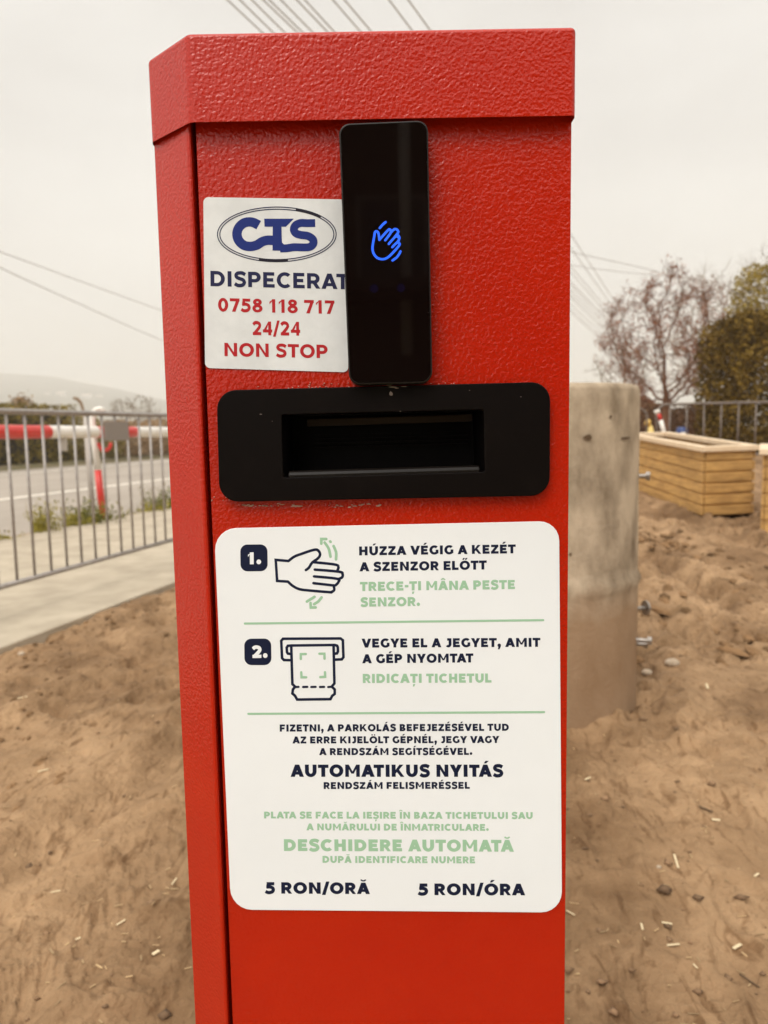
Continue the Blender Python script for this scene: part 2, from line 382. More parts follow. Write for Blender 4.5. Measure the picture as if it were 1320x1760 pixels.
def text(s, x0, y0, x1, y1, cap, mt, parent, y, w=.235, name='text_line'):
    items = layout(s, w); flat = []
    for x, it, i in items:
        if isinstance(it, list): vs, fs = it, [tuple(range(len(it)))]
        elif it[0] == 'strip':
            n_ = len(it[1]); vs = it[1] + it[2]; fs = [(k, k + 1, n_ + k + 1, n_ + k) for k in range(n_ - 1)]
        else: vs, fs = it[1], it[2]
        flat.append(([(float(v[0]) + x, float(v[1])) for v in vs], fs, i))
    lo = min(v[0] for vs, _, _ in flat for v in vs); hi = max(v[0] for vs, _, _ in flat for v in vs)
    mb = MB(); sl = (y1 - y0) / (x1 - x0)
    for vs, fs, i in flat:
        P_ = []
        for u, v in vs:
            px = x0 + (u - lo) / (hi - lo) * (x1 - x0); P_.append(PY(px - v * cap * .012, y0 + sl * (px - x0) - v * cap, y - i * 4e-6))
        mb.add(P_, fs)
    return mb.build(name, mt, parent, fix=False)

# ------------------------------------------------------------------ the ticket machine
tm = thing('ticket_machine', (0.0, 0.76, 0.0), 'red wrinkle-painted parking ticket machine with white instruction sign, standing in the mud', 'ticket machine')
XL, XR = -0.1385, 0.1472
BACK = 0.92
c_ = 0.035
lipx = PY(329, 260, 0.606).x
cx0 = PY(323, 260, 0.606).x
poly = [(cx0, 0.606), (lipx, 0.606), (lipx, 0.6225), (lipx + .012, 0.6225), (lipx + .012, 0.676), (XR, 0.676), (XR, BACK), (cx0 - c_, BACK), (cx0 - c_, 0.606 + c_)]
mb = MB(); mb.prism(poly, -0.05, 1.30, lambda u, v, h: Vector((u, v, h)))
body = mb.build('body', M['red'], tm, bevel=0.002, seg=3)
# door panel with an opening behind the slot frame
slot_out = [(372, 671), (946, 656), (945, 852), (377, 863)]
slot_in = [(484, 713), (831, 704), (833, 811), (487, 821)]
dl, dr = PY(337.2, 260, FACE).x, XR
bm = bmesh.new()
hole = [PY(p[0], p[1], FACE) for p in slot_in]
outer = [Vector((dl, FACE, 1.30)), Vector((dr, FACE, 1.30)), Vector((dr, FACE, 0.03)), Vector((dl, FACE, 0.03))]
ed = []
for lp in (outer, hole):
    vv = [bm.verts.new(p) for p in lp]; ed += [bm.edges.new((vv[i], vv[(i + 1) % 4])) for i in range(4)]
bmesh.ops.triangle_fill(bm, use_beauty=True, use_dissolve=False, edges=ed)
ret = bmesh.ops.extrude_face_region(bm, geom=bm.faces[:])
bmesh.ops.translate(bm, vec=(0, 0.065, 0), verts=[g for g in ret['geom'] if isinstance(g, bmesh.types.BMVert)])
bmesh.ops.recalc_face_normals(bm, faces=bm.faces[:])
bmesh.ops.dissolve_limit(bm, angle_limit=0.01, verts=bm.verts[:], edges=bm.edges[:])
me = bpy.data.meshes.new('door_panel'); bm.to_mesh(me); bm.free()
door = link('door_panel', me, M['red'], tm, bevel=0.0030, seg=4)
# cap
CF = 0.597
ctl, ctr, cbl = PY(321, 57, CF), PY(991, 45, CF), PY(325, 214, CF)
cc, cdy = 0.0405, 0.039
zb, zt = PY(660, 210.5, CF).z, PY(660, 50, CF).z
cpoly = [(ctl.x, CF), (ctr.x, CF), (ctr.x, BACK + 0.01), (ctl.x - cc, BACK + 0.01), (ctl.x - cc, CF + cdy)]
bm = bmesh.new()
vb = [bm.verts.new((x, y, zb)) for x, y in cpoly]; vt = [bm.verts.new((x, y, zt)) for x, y in cpoly]
bm.faces.new(vt); fb = bm.faces.new(vb[::-1])
for i in range(5): bm.faces.new((vb[i], vb[(i + 1) % 5], vt[(i + 1) % 5], vt[i]))
bmesh.ops.recalc_face_normals(bm, faces=bm.faces[:])
bmesh.ops.inset_region(bm, faces=[fb], thickness=0.0022, use_even_offset=True)
bmesh.ops.translate(bm, vec=(0, 0, 0.03), verts=list(fb.verts))
me = bpy.data.meshes.new('cap'); bm.to_mesh(me); bm.free()
cap = link('cap', me, M['red'], tm, bevel=0.0038, seg=4)
for o in (body, door, cap):
    o.modifiers.new('wn', 'WEIGHTED_NORMAL').keep_sharp = True
    o.data.polygons.foreach_set('use_smooth', [True] * len(o.data.polygons))

# gesture sensor panel
SF = 0.591
scr = plate('sensor_panel', M['bezel'], tm, [(582, 213), (735.5, 206.5), (743.5, 658), (600, 661.5)], 19, SF, FACE - 0.0002, bevel=0.0008)
gl = plate('screen_glass', M['glass'], scr, [(585, 216), (733, 209.5), (740.5, 655), (602.5, 658.5)], 17, SF - 0.0004, SF + 0.001)
ink = Ink(SF - 0.00055, (16.5, 620, 360))
W_ = 66
ink.stroke([(540, 530), (620, 435), (705, 362)], W_)
ink.stroke([(530, 865), (512, 720), (490, 650), (445, 622), (403, 650), (388, 740), (350, 960), (335, 1110), (365, 1250), (450, 1360), (560, 1408), (680, 1405), (790, 1345), (930, 1210), (1085, 1030), (1096, 965), (1050, 935), (1000, 965), (895, 1072)], W_)
ink.stroke([(530, 865), (650, 725), (765, 600), (815, 568), (850, 600), (835, 690), (695, 875)], W_)
ink.stroke([(870, 640), (935, 575), (1000, 560), (1055, 610), (1040, 690), (795, 980)], W_)
ink.stroke([(1040, 730), (1085, 770), (1092, 840), (1040, 930), (1000, 965)], W_)
ink.stroke([(960, 800), (1030, 765), (1060, 800)], W_ * 0.8)
ink.stroke([(1125, 1192), (1085, 1275), (1010, 1370), (902, 1448)], W_)
ink.build('hand_symbol', M['led'], scr)
for cx_, cy_ in ((643, 496), (689, 495)):
    mb = MB(); on_face(mb, [(cx_ + 7 * math.cos(a), cy_ + 7.5 * math.sin(a)) for a in np.linspace(0, 2 * math.pi, 20, endpoint=False)], [tuple(range(20))], SF - 0.0005)
    mb.build('sensor_eye', M['lens'], scr, fix=False)

# ticket slot
TF = 0.6005
bm = bmesh.new(); ed = []
for lp in (rounded(slot_out, 33, 9), rounded(slot_in, 3, 3)):
    vv = [bm.verts.new(PY(p[0], p[1], TF)) for p in lp]; ed += [bm.edges.new((vv[i], vv[(i + 1) % len(vv)])) for i in range(len(vv))]
bmesh.ops.triangle_fill(bm, use_beauty=True, use_dissolve=False, edges=ed)
ret = bmesh.ops.extrude_face_region(bm, geom=bm.faces[:])
for v in [g for g in ret['geom'] if isinstance(g, bmesh.types.BMVert)]: v.co.y = FACE - 0.0002
bmesh.ops.recalc_face_normals(bm, faces=bm.faces[:])
bmesh.ops.dissolve_limit(bm, angle_limit=0.005, verts=bm.verts[:], edges=bm.edges[:])
me = bpy.data.meshes.new('slot_frame'); bm.to_mesh(me); bm.free()
fr = link('slot_frame', me, M['plastic'], tm, bevel=0.0018, seg=3)
a0, a1, a2, a3 = [PY(p[0], p[1], TF + 0.002) for p in slot_in]
e_ = 0.0006
a0 += Vector((e_, 0, -e_)); a1 += Vector((-e_, 0, -e_)); a2 += Vector((-e_, 0, e_)); a3 += Vector((e_, 0, e_))
bk = [Vector((p.x, 0.668, p.z)) for p in (a0, a1, a2, a3)]
mb = MB(); mb.add([a0, a1, a2, a3] + bk, [(0, 1, 5, 4), (1, 2, 6, 5), (2, 3, 7, 6), (3, 0, 4, 7), (4, 5, 6, 7)])
mb.build('slot_recess', M['plastic_in'], fr)
# sloping floor of the slot with a rounded front lip
fl0, fl1 = a3 + Vector((0.0035, 0, 0)), a2 + Vector((-0.0035, 0, 0))
prof = [(TF + 0.0016, -0.006), (TF + 0.0012, 0.0012), (TF + 0.0022, 0.0034), (TF + 0.0052, 0.0045), (TF + 0.010, 0.0036), (0.655, -0.006), (0.655, -0.012)]
mb = MB(); n = len(prof)
mb.add([Vector((fl0.x, y, fl0.z + z)) for y, z in prof] + [Vector((fl1.x, y, fl1.z + z)) for y, z in prof],
       [tuple(range(n)), tuple(range(2 * n - 1, n - 1, -1))] + [(i, n + i, n + (i + 1) % n, (i + 1) % n) for i in range(n)])
mb.build('slot_lip', M['lip'], fr, smooth=False, bevel=0.0008)
p0, p1 = PY(528, 727, 0.65), PY(812, 718, 0.65)
mb = MB(); mb.box((p0 + p1) / 2 + Vector((0, 0.005, 0)), ((p1.x - p0.x) / 2, 0, (p1.z - p0.z) / 2), (0, 0.007, 0), (0, 0, 0.003))
mb.build('printer_mouth', M['brown_pl'], fr, bevel=0.0008)
for k in range(5):
    a, b = PY(540, 742 + 7 * k, 0.662), PY(805, 735 + 7 * k, 0.662)
    mb = MB(); mb.box((a + b) / 2, ((b.x - a.x) / 2, 0, (b.z - a.z) / 2), (0, 0.003, 0), (0, 0, 0.0007)); mb.build('guide_rib', M['plastic'], fr)

# dried sealant flakes round the frame
rng = random.Random(4)
mb = MB()
def flake(x, y, wx, wy):
    k = rng.randint(5, 8); pts = [(x + wx * math.cos(2 * math.pi * i / k) * rng.uniform(.5, 1.2), y + wy * math.sin(2 * math.pi * i / k) * rng.uniform(.5, 1.2)) for i in range(k)]
    vs = [PY(p[0], p[1], FACE - 0.0006) for p in pts]; vs2 = [Vector((v.x, FACE + .0002, v.z)) for v in vs]
    mb.add(vs + vs2, [tuple(range(k))] + [(i, k + i, k + (i + 1) % k, (i + 1) % k) for i in range(k)])
for _ in range(26): flake(rng.uniform(415, 520), 869 + rng.gauss(0, 1.2), rng.uniform(1, 5), rng.uniform(.5, 1.4))
for _ in range(16): flake(rng.uniform(560, 660), 868.5 + rng.gauss(0, 1.4), rng.uniform(1, 5), rng.uniform(.5, 1.6))
for _ in range(30): flake(rng.uniform(530, 940), 661 - (x_ := 0) + rng.gauss(-1, 1.3) - 0, rng.uniform(.6, 2.2), rng.uniform(.4, 1))
for _ in range(16): flake(rng.uniform(430, 600), 667 + rng.gauss(-1, 1.2), rng.uniform(.6, 2.2), rng.uniform(.4, 1))
for _ in range(10): flake(rng.uniform(360, 420), 858 + rng.gauss(0, 3), rng.uniform(.6, 1.5), rng.uniform(.4, 1))
kind(mb.build('sealant_residue', M['flake'], tm), 'stuff')
mb = MB()
for x, y, a, b in ((675, 665.5, 8, 1.2), (682, 667, 6, 1), (695, 664.5, 6, .8), (672, 677, 3.5, 4.5), (668, 662.5, 5, .7), (448, 712, 2.5, .6), (468, 724, 1, .6), (688, 707, 1, 1), (895, 682, 1.4, .6), (807, 671, 1, .6)):
    k = 7; mb.add([PY(x + a * math.cos(2 * math.pi * i / k) * rng.uniform(.6, 1.2), y + b * math.sin(2 * math.pi * i / k) * rng.uniform(.6, 1.2), TF - 0.0002) for i in range(k)], [tuple(range(k))])
mb.build('paint_scuff', mat('pale_scuff', (0.22, 0.17, 0.15), 0.7), fr, fix=False)['kind'] = 'stuff'

# dispatcher sticker
ST_Y = FACE - 0.0009
stk = plate('dispatcher_sticker', M['paper2'], tm, [(349.5, 339), (597, 343), (598.5, 640), (352.5, 632.5)], [9, 3, 9, 9], ST_Y, FACE - 0.0002)
y1 = ST_Y - 0.00012
zk = (4.552, 330, 320)
ink = Ink(y1, zk)
def ell(cx, cy, a, b, t0=0, t1=360, n=72): return [(cx + a * math.cos(R(t)), cy + b * math.sin(R(t))) for t in np.linspace(t0, t1, n)]
for a, b in ((464, 214), (446, 197)): ink.stroke(ell(664, 378, a, b)[:-1], 8, smooth=False, closed=True)
ink.build('logo_ring', M['navy2'], stk)
ink = Ink(y1 - 2e-5, zk)
ink.stroke(ell(664, 378, 455, 205, -71, -41, 16), 22, smooth=False, rnd=False)
bk_ = mat('black_ink', (0.012, 0.010, 0.02), .5, spec=.2); ink.build('logo_ring_band', bk_, stk)
ink = Ink(y1 - 2e-5, zk); ink.stroke(ell(664, 378, 455, 205, 79, 108, 16), 22, smooth=False, rnd=False); ink.build('logo_ring_band', bk_, stk) #'black_ink', (0.014, 0.012, 0.022), .5), stk)
ink = Ink(y1, zk)
ink.stroke([(522, 306), (488, 288), (452, 280), (405, 290), (367, 325), (352, 375), (366, 425), (405, 462), (455, 472), (505, 462), (548, 436), (590, 424), (640, 425)], 74, rnd=False)
ink.poly([(565, 255), (797, 255), (735, 318), (568, 318)])
ink.poly([(632, 300), (700, 300), (706, 506), (630, 504)])
ink.stroke([(964, 289), (900, 290), (850, 289), (812, 306), (797, 338), (812, 368), (850, 382), (905, 390), (944, 415), (950, 448), (926, 474), (880, 480), (800, 478), (745, 486), (690, 488)], 62, rnd=False)
ink.poly([(640, 440), (700, 436), (725, 462), (760, 462), (755, 505), (640, 505)])
ink.build('logo_letters', M['blue_ink'], stk)
text('DISPECERAT', 362, 492, 600, 497.5, 26.4, M['navy2'], stk, y1, .265)
text('0758 118 717', 375, 535.3, 575, 539.7, 23, M['red_ink'], stk, y1, .265)
text('24/24', 434, 576, 516, 577, 23.7, M['red_ink'], stk, y1, .265)
text('NON STOP', 386, 612.2, 563.3, 615.8, 23, M['red_ink'], stk, y1, .265)

# instruction sign
SG = FACE - 0.0012
sg = plate('instruction_sign', M['paper'], tm, [(368, 908.5), (961, 895.5), (966, 1568.5), (397, 1563.5)], [38, 34, 36, 36], SG, FACE - 0.0002, bevel=0.0003)
y1 = SG - 0.00012
O1, O2 = .315, .325
for s, x0, b0, x1, b1, ch, c, of in (
    ('HÚZZA VÉGIG A KEZÉT', 617.3, 954.6, 886.4, 951, 15.3, 'navy', O1), ('A SZENZOR ELŐTT', 617.8, 982, 836.6, 978.7, 15.5, 'navy', O1),
    ('TRECE-ȚI MÂNA PESTE', 618.7, 1015.8, 885, 1012.3, 15.6, 'green', O1), ('SENZOR.', 619.6, 1042.6, 722, 1041.4, 15.5, 'green', O1),
    ('VEGYE EL A JEGYET, AMIT', 621.6, 1113, 928.7, 1111.6, 15.4, 'navy', O1), ('A GÉP NYOMTAT', 622.5, 1139.9, 813.6, 1138.4, 15.4, 'navy', O1),
    ('RIDICAȚI TICHETUL', 623.6, 1173.8, 844.7, 1173, 15.6, 'green', O1),
    ('FIZETNI, A PARKOLÁS BEFEJEZÉSÉVEL TUD', 480.9, 1257.3, 874.5, 1255.9, 12.2, 'navy', O1),
    ('AZ ERRE KIJELÖLT GÉPNÉL, JEGY VAGY', 502.7, 1277.7, 858.2, 1276.8, 12, 'navy', O1),
    ('A RENDSZÁM SEGÍTSÉGÉVEL.', 548.6, 1297.7, 811.8, 1297.3, 12, 'navy', O1),
    ('AUTOMATIKUS NYITÁS', 499.5, 1335, 865, 1335, 21, 'navy', O2), ('RENDSZÁM FELISMERÉSSEL', 556.4, 1355.9, 807.3, 1355.5, 11.8, 'navy', O1),
    ('PLATA SE FACE LA IEȘIRE ÎN BAZA TICHETULUI SAU', 454, 1406.4, 915.5, 1407.3, 11.6, 'green', O1),
    ('A NUMĂRULUI DE ÎNMATRICULARE.', 526.8, 1426.8, 840, 1427.7, 11.6, 'green', O1),
    ('DESCHIDERE AUTOMATĂ', 488.2, 1462.3, 883.2, 1463.6, 20.2, 'green', O2), ('DUPĂ IDENTIFICARE NUMERE', 554.5, 1482.7, 816.4, 1483.6, 11.8, 'green', O1),
    ('5 RON/ORĂ', 455, 1535.5, 636, 1536.4, 19.6, 'navy', O2), ('5 RON/ÓRA', 717.7, 1538.2, 902.7, 1538.6, 20, 'navy', O2)):
    text(s, x0, b0, x1, b1, ch, M[c], sg, y1, of)
for q, s, x0, x1, b in (([(413, 936), (459.6, 935.6), (460.2, 981.6), (413.6, 982)], '1.', 426.5, 449, 970), ([(419.8, 1097.8), (466, 1097.3), (466.6, 1143), (420.4, 1143)], '2.', 433, 460, 1131)):
    mb = MB(); pp = rounded(q, 12); on_face(mb, pp, [tuple(range(len(pp)))], y1); mb.build('number_badge', M['navy'], sg, fix=False)
    text(s, x0, b, x1, b - 0.4, 20.6, M['paper'], sg, y1 - 0.0001, O2, 'numeral')
for a, b in (((421, 1071.7), (933.5, 1065.8)), ((427, 1226.8), (935, 1223.8))):
    ink = Ink(y1); ink.stroke([a, b], 3.7); ink.build('divider_line', M['green'], sg)
zk = (4.125, 360, 890); W_ = 19
ink = Ink(y1, zk)
ink.stroke([(560, 306), (470, 298), (480, 447), (557, 452)], W_, smooth=False)
ink.stroke([(557, 452), (590, 482), (640, 506), (720, 516), (865, 528)], W_)
ink.stroke([(862, 528), (884, 512), (882, 486)], W_)
ink.stroke([(560, 306), (600, 276), (645, 258), (745, 226), (775, 236), (784, 262), (768, 288), (728, 318), (706, 352), (684, 370)], W_)
ink.stroke([(735, 314), (890, 331), (914, 350), (906, 376)], W_)
ink.stroke([(747, 367), (920, 382), (944, 400), (940, 422), (918, 432)], W_)
ink.stroke([(742, 415), (905, 432), (914, 456), (894, 478)], W_)
ink.stroke([(738, 463), (886, 480)], W_)
ink.build('hand_icon', M['navy'], sg)
ink = Ink(y1, zk)
ink.stroke([(793, 183), (793, 150), (828, 150)], W_, smooth=False)
ink.stroke([(817, 175), (845, 218), (858, 275)], W_); ink.stroke([(880, 200), (898, 245), (897, 294)], W_); ink.stroke([(856, 167), (859, 170)], W_)
ink.build('motion_arrow', M['green'], sg); ink = Ink(y1, zk)
ink.stroke([(691, 593), (745, 560)], W_); ink.stroke([(717, 604), (719, 636), (753, 635)], W_, smooth=False); ink.stroke([(742, 612), (772, 592), (795, 564)], W_)
ink.build('motion_arrow', M['green'], sg)
ink = Ink(y1, zk)
ink.stroke([(574, 1009), (528, 1008), (515, 994), (509, 872), (522, 857), (930, 855), (946, 868), (950, 988), (938, 1003), (890, 1005)], W_, smooth=False)
ink.stroke([(570, 964), (556, 962), (550, 952), (548, 920), (556, 907), (578, 905), (888, 901), (905, 906), (910, 918), (911, 948), (904, 961), (890, 963)], W_, smooth=False)
ink.stroke([(580, 908), (588, 1178), (608, 1197), (592, 1216), (588, 1245), (606, 1260), (622, 1288), (858, 1285), (870, 1262), (888, 1248), (888, 1216), (867, 1196), (886, 1174), (880, 904)], W_, smooth=False)
for a, b in ((612, 632), (664, 694), (722, 753), (784, 813), (842, 858)): ink.stroke([(a, 1199), (b, 1198)], 16)
ink.build('ticket_icon', M['navy'], sg)
ink = Ink(y1, zk)
for p in ([(648, 1000), (648, 966), (683, 965)], [(780, 963), (815, 963), (816, 998)], [(651, 1095), (653, 1130), (686, 1130)], [(786, 1129), (820, 1127), (819, 1094)]): ink.stroke(p, 17, smooth=False)
ink.build('scan_brackets', M['green'], sg)

# ------------------------------------------------------------------ ground
def vnoise(x, y, seed):
    xi, yi = np.floor(x).astype(np.int64), np.floor(y).astype(np.int64); fx, fy = x - xi, y - yi
    fx = fx * fx * fx * (fx * (fx * 6 - 15) + 10); fy = fy * fy * fy * (fy * (fy * 6 - 15) + 10)
    def h(a, b):
        k = (a * 374761393 + b * 668265263 + seed * 974711) & 0xffffffff
        k = ((k ^ (k >> 13)) * 1274126177) & 0xffffffff; k = k ^ (k >> 16)
        return (k & 0xffff) / 65535.0
    return (h(xi, yi) * (1 - fx) + h(xi + 1, yi) * fx) * (1 - fy) + (h(xi, yi + 1) * (1 - fx) + h(xi + 1, yi + 1) * fx) * fy
def fbm(x, y, seed, o=4, g=0.5):
    s, a, t = 0, 1.0, 0
    for i in range(o):
        c, d = math.cos(0.6 * i), math.sin(0.6 * i)
        s = s + a * (vnoise((x * c - y * d) * 2 ** i, (x * d + y * c) * 2 ** i, seed + i * 17) - 0.5); t += a; a *= g
    return s / t * 2
def sstep(a, b, x): t = np.clip((x - a) / (b - a), 0, 1); return t * t * (3 - 2 * t)
CURB = 2.60
SLABZ = 0.085
SLOPE = 0.052
PRINTS = [(1162, 1712, .045, .10), (1020, 1455, .05, .12), (1172, 1300, .045, .10), (560, 1400, .04, .1), (255, 1420, .05, .13), (245, 1470, .05, .13), (120, 1520, .05, .13), (40, 1600, .05, .12), (1290, 1560, .05, .12), (210, 1640, .05, .13), (1240, 1400, .05, .12)]
def mud_h(x, y):
    s = x * SV.x + y * SV.y; n = x * NV.x + y * NV.y
    mid = 1 + .7 * sstep(2.6, 4.0, y)
    h = 0.035 * fbm(x / 1.6, y / 1.6, 3, 3)
    rough = sstep(-0.15, 0.45, fbm(x / 0.9, y / 0.9, 11, 3) + 0.35 * sstep(3.2, 5.5, y) * sstep(0.5, 1.2, x) + 0.30 * sstep(0.4, 1.6, n) - 0.15)
    wx, wy = 0.06 * fbm(x / .25, y / .25, 71, 2), 0.06 * fbm(x / .25, y / .25, 77, 2)
    ruts = fbm((n + wx) / 0.11, (s + wy) / 0.75, 21, 4, .55)
    h = h + (0.012 + 0.04 * rough * (1 + .6 * sstep(2.8, 4.5, y))) * ruts
    cl = fbm((x + wx) / 0.10, (y + wy) / 0.12, 31, 4, .55)
    h = h + (0.004 + 0.020 * rough) * mid * np.where(cl > 0, cl * 0.7, cl * 1.2)
    pit = fbm((x + wx) / 0.07, (y + wy) / 0.05, 91, 2)
    h = h - (0.004 + 0.028 * rough) * mid * sstep(0.34, 0.55, pit)
    h = h + 0.0045 * fbm(x / 0.026, y / 0.022, 41, 3, .6)
    # smeared furrows with sharp little crests
    fr_ = 1 - np.abs(fbm((n + wx * 1.5) / 0.22, (s + wy) / 0.9, 61, 3)) * 3
    h = h + 0.016 * np.clip(fr_, 0, 1) ** 2
    h = h - 0.007 * sstep(.30, .5, fbm((n + wx * .3) / 0.020, (s + wy * .3) / 0.035, 131, 2)) * sstep(-.25, .2, fbm(x / .35, y / .35, 141, 2))
    # broad smeared wheel ruts, beside the pavement and towards the planters
    for c, dp in ((.72, .022), (1.32, .032), (1.95, .026)):
        q = n - c - .07 * fbm(s / 1.1, s * 0 + c, 151, 2)
        h = h - sstep(-.3, .1, n) * (dp * np.exp(-(q / .085) ** 2) - dp * .55 * np.exp(-((q - .17) / .06) ** 2) - dp * .3 * np.exp(-((q + .17) / .05) ** 2))
    for c, dp in ((1.45, .035), (2.0, .05), (2.5, .04), (3.1, .05)):
        q = x - c - .10 * fbm(y / 1.0, y * 0 + c, 161, 2) + .06 * (y - 5)
        h = h - sstep(3.0, 4.2, y) * (dp * np.exp(-(q / .09) ** 2) - dp * .6 * np.exp(-((q - .18) / .07) ** 2))
    # tyre tread beside the pavement
    for c, wd in ((1.05, .10), (1.75, .10)):
        b = np.exp(-((n - c - 0.03 * np.sin(s * .8)) / wd) ** 4)
        h = h - b * (0.008 + 0.004 * np.sign(np.sin((s + np.abs(n - c) * 1.5) * 2 * math.pi / 0.055)) * sstep(-.1, .2, fbm(s / .4, n / .4, 55, 2)))
    for px, py, hw, hl in PRINTS:
        g = G(px, py); dx, dy = x - g.x, y - g.y
        ca, sa = math.cos(px * .7), math.sin(px * .7)
        u, v = (dx * ca * .3 + dx * .7), dy
        r_ = np.sqrt((u / hw) ** 2 + (v / hl) ** 2)
        ins = 1 - sstep(0.82, 1.0, r_)
        lug = sstep(.1, .5, np.sin(v * 2 * math.pi / .026 + 1.2 * np.sign(np.sin(u * 2 * math.pi / .05)))) * sstep(-.3, .2, np.sin(u * 2 * math.pi / .025))
        h = h * (1 - .55 * ins) - ins * (0.007 + 0.007 * lug) + 0.007 * np.exp(-((r_ - 1.12) / .13) ** 2)
    h = h + 0.070 * sstep(CURB - 1.0, CURB - .05, n)
    h = h - sstep(CURB - .30, CURB - .05, n) * np.clip(h - (SLABZ - .014), 0, 9) * .9
    h = h + SLOPE * np.clip(y - 4.5, 0, 8.5) * sstep(.8, 2.2, x)          # the ground climbs gently towards the planters
    # kept under the pavement, and level around the machine, the well ring and the planters
    under = sstep(CURB + .01, CURB + .06, n)
    h = h * (1 - under) - 0.10 * under
    h = h + 0.045 * np.exp(-np.clip(np.sqrt((x - .608) ** 2 + (y - 2.969) ** 2) - .37, 0, 9) / .10) * (0.1 + 1.5 * fbm(x / .14, y / .14, 88, 3))
    return h
NT, NY = 900, 760
tt = np.linspace(-1.25, 1.45, NT); yy = np.exp(np.linspace(math.log(0.45), math.log(60), NY))
T_, Y_ = np.meshgrid(tt, yy); X_ = T_ * Y_
H_ = mud_h(X_, Y_)
co = np.stack([X_, Y_, H_], -1).reshape(-1, 3).astype(np.float32)
ii = (np.arange(NY - 1)[:, None] * NT + np.arange(NT - 1)[None, :]).reshape(-1)
fa = np.stack([ii, ii + 1, ii + NT + 1, ii + NT], -1)
me = bpy.data.meshes.new('mud')
me.vertices.add(len(co)); me.vertices.foreach_set('co', co.ravel())
me.loops.add(fa.size); me.loops.foreach_set('vertex_index', fa.ravel().astype(np.int32))
me.polygons.add(len(fa)); me.polygons.foreach_set('loop_start', np.arange(0, fa.size, 4, dtype=np.int32))
me.update(); me.validate()
mud_m = mat('mud', (0.345, 0.222, 0.122), rough=0.85, spec=.2, col2=(0.195, 0.118, 0.060), vscale=3.2, detail=9, ramp=(.32, .60), bump=0.9, bscale=55, bdist=0.012, bdetail=6)
def add_patches(mt):                         # damp soil and crevice shade put into dark noise colour, with pale dry crust
    t = mt.node_tree; b = t.nodes['Principled BSDF']; src = b.inputs['Base Color'].links[0].from_socket
    tcn = t.nodes.new('ShaderNodeTexCoord'); mp_ = t.nodes.new('ShaderNodeMapping'); mp_.inputs['Rotation'].default_value = (0, 0, SA); mp_.inputs['Scale'].default_value = (24, 7, 24)
    z = t.nodes.new('ShaderNodeTexNoise'); z.inputs['Scale'].default_value = 1.0; z.inputs['Detail'].default_value = 5; z.inputs['Distortion'].default_value = 1.6
    c = t.nodes.new('ShaderNodeValToRGB'); c.color_ramp.elements[0].position = .31; c.color_ramp.elements[1].position = .45
    c.color_ramp.elements[0].color = (.62, .56, .50, 1); c.color_ramp.elements[1].color = (1, 1, 1, 1)
    mx = t.nodes.new('ShaderNodeMix'); mx.data_type = 'RGBA'; mx.blend_type = 'MULTIPLY'; mx.inputs['Factor'].default_value = 1
    t.links.new(tcn.outputs['Object'], mp_.inputs['Vector']); t.links.new(mp_.outputs[0], z.inputs['Vector']); t.links.new(z.outputs['Fac'], c.inputs['Fac'])
    t.links.new(src, mx.inputs['A']); t.links.new(c.outputs['Color'], mx.inputs['B'])
    z2 = t.nodes.new('ShaderNodeTexNoise'); z2.inputs['Scale'].default_value = 1.5; z2.inputs['Detail'].default_value = 7; z2.inputs['Roughness'].default_value = .65   # wetter and drier stretches
    c2 = t.nodes.new('ShaderNodeValToRGB'); c2.color_ramp.elements[0].position = .40; c2.color_ramp.elements[1].position = .60
    c2.color_ramp.elements[0].color = (.66, .61, .56, 1); c2.color_ramp.elements[1].color = (1.12, 1.12, 1.12, 1)
    m2 = t.nodes.new('ShaderNodeMix'); m2.data_type = 'RGBA'; m2.blend_type = 'MULTIPLY'; m2.inputs['Factor'].default_value = 1
    t.links.new(tcn.outputs['Object'], z2.inputs['Vector']); t.links.new(z2.outputs['Fac'], c2.inputs['Fac']); t.links.new(mx.outputs['Result'], m2.inputs['A']); t.links.new(c2.outputs['Color'], m2.inputs['B'])
    t.links.new(m2.outputs['Result'], b.inputs['Base Color'])
add_patches(mud_m)
kind(link('mud', me, mud_m, smooth=True), 'structure')
mb = MB(); mb.add([(-4000, -600, -.16), (4000, -600, -.16), (4000, 4000, -.16), (-4000, 4000, -.16)], [(0, 1, 2, 3)])
g_m = mat('soil', (0.30, 0.21, 0.11), rough=.9, col2=(0.14, 0.13, 0.05), vscale=.15, detail=8)
kind(mb.build('ground', g_m), 'structure')

def hz(x, y): return float(mud_h(np.array([[x]]), np.array([[y]]))[0, 0])

# pavement slab with a cast edge, road, lines and verge
conc = mat('pavement_concrete', (0.47, 0.405, 0.31), rough=.85, spec=.2, col2=(0.36, 0.305, 0.23), vscale=4, detail=9, bump=.3, bscale=120, bdist=.003)
SLABZ = 0.085
mb = MB(); pts = []
N_ = 60
rngc = random.Random(8)
prof = [(0.0, -.12), (0.0, SLABZ - .006), (0.006, SLABZ), (2.72, SLABZ), (2.72, -.12)]
ts = [-3 + i * 40 / N_ for i in range(N_ + 1)]
vs = []
for t in ts:
    j = 0.006 * noise.noise(Vector((t * 1.7, 3, 0)))
    vs += [ST(t, CURB + a + (j if i < 3 else 0), z) for i, (a, z) in enumerate(prof)]
fs = [(i * 5 + k, i * 5 + k + 1, i * 5 + k + 6, i * 5 + k + 5) for i in range(N_) for k in range(4)]
mb.add(vs, fs); kind(mb.build('pavement', conc), 'structure')
asph = mat('asphalt', (0.36, 0.31, 0.26), rough=.9, col2=(0.29, 0.25, 0.205), vscale=.8, detail=8, stretch=(1, .35, 1), bump=.3, bscale=90, bdist=.004)
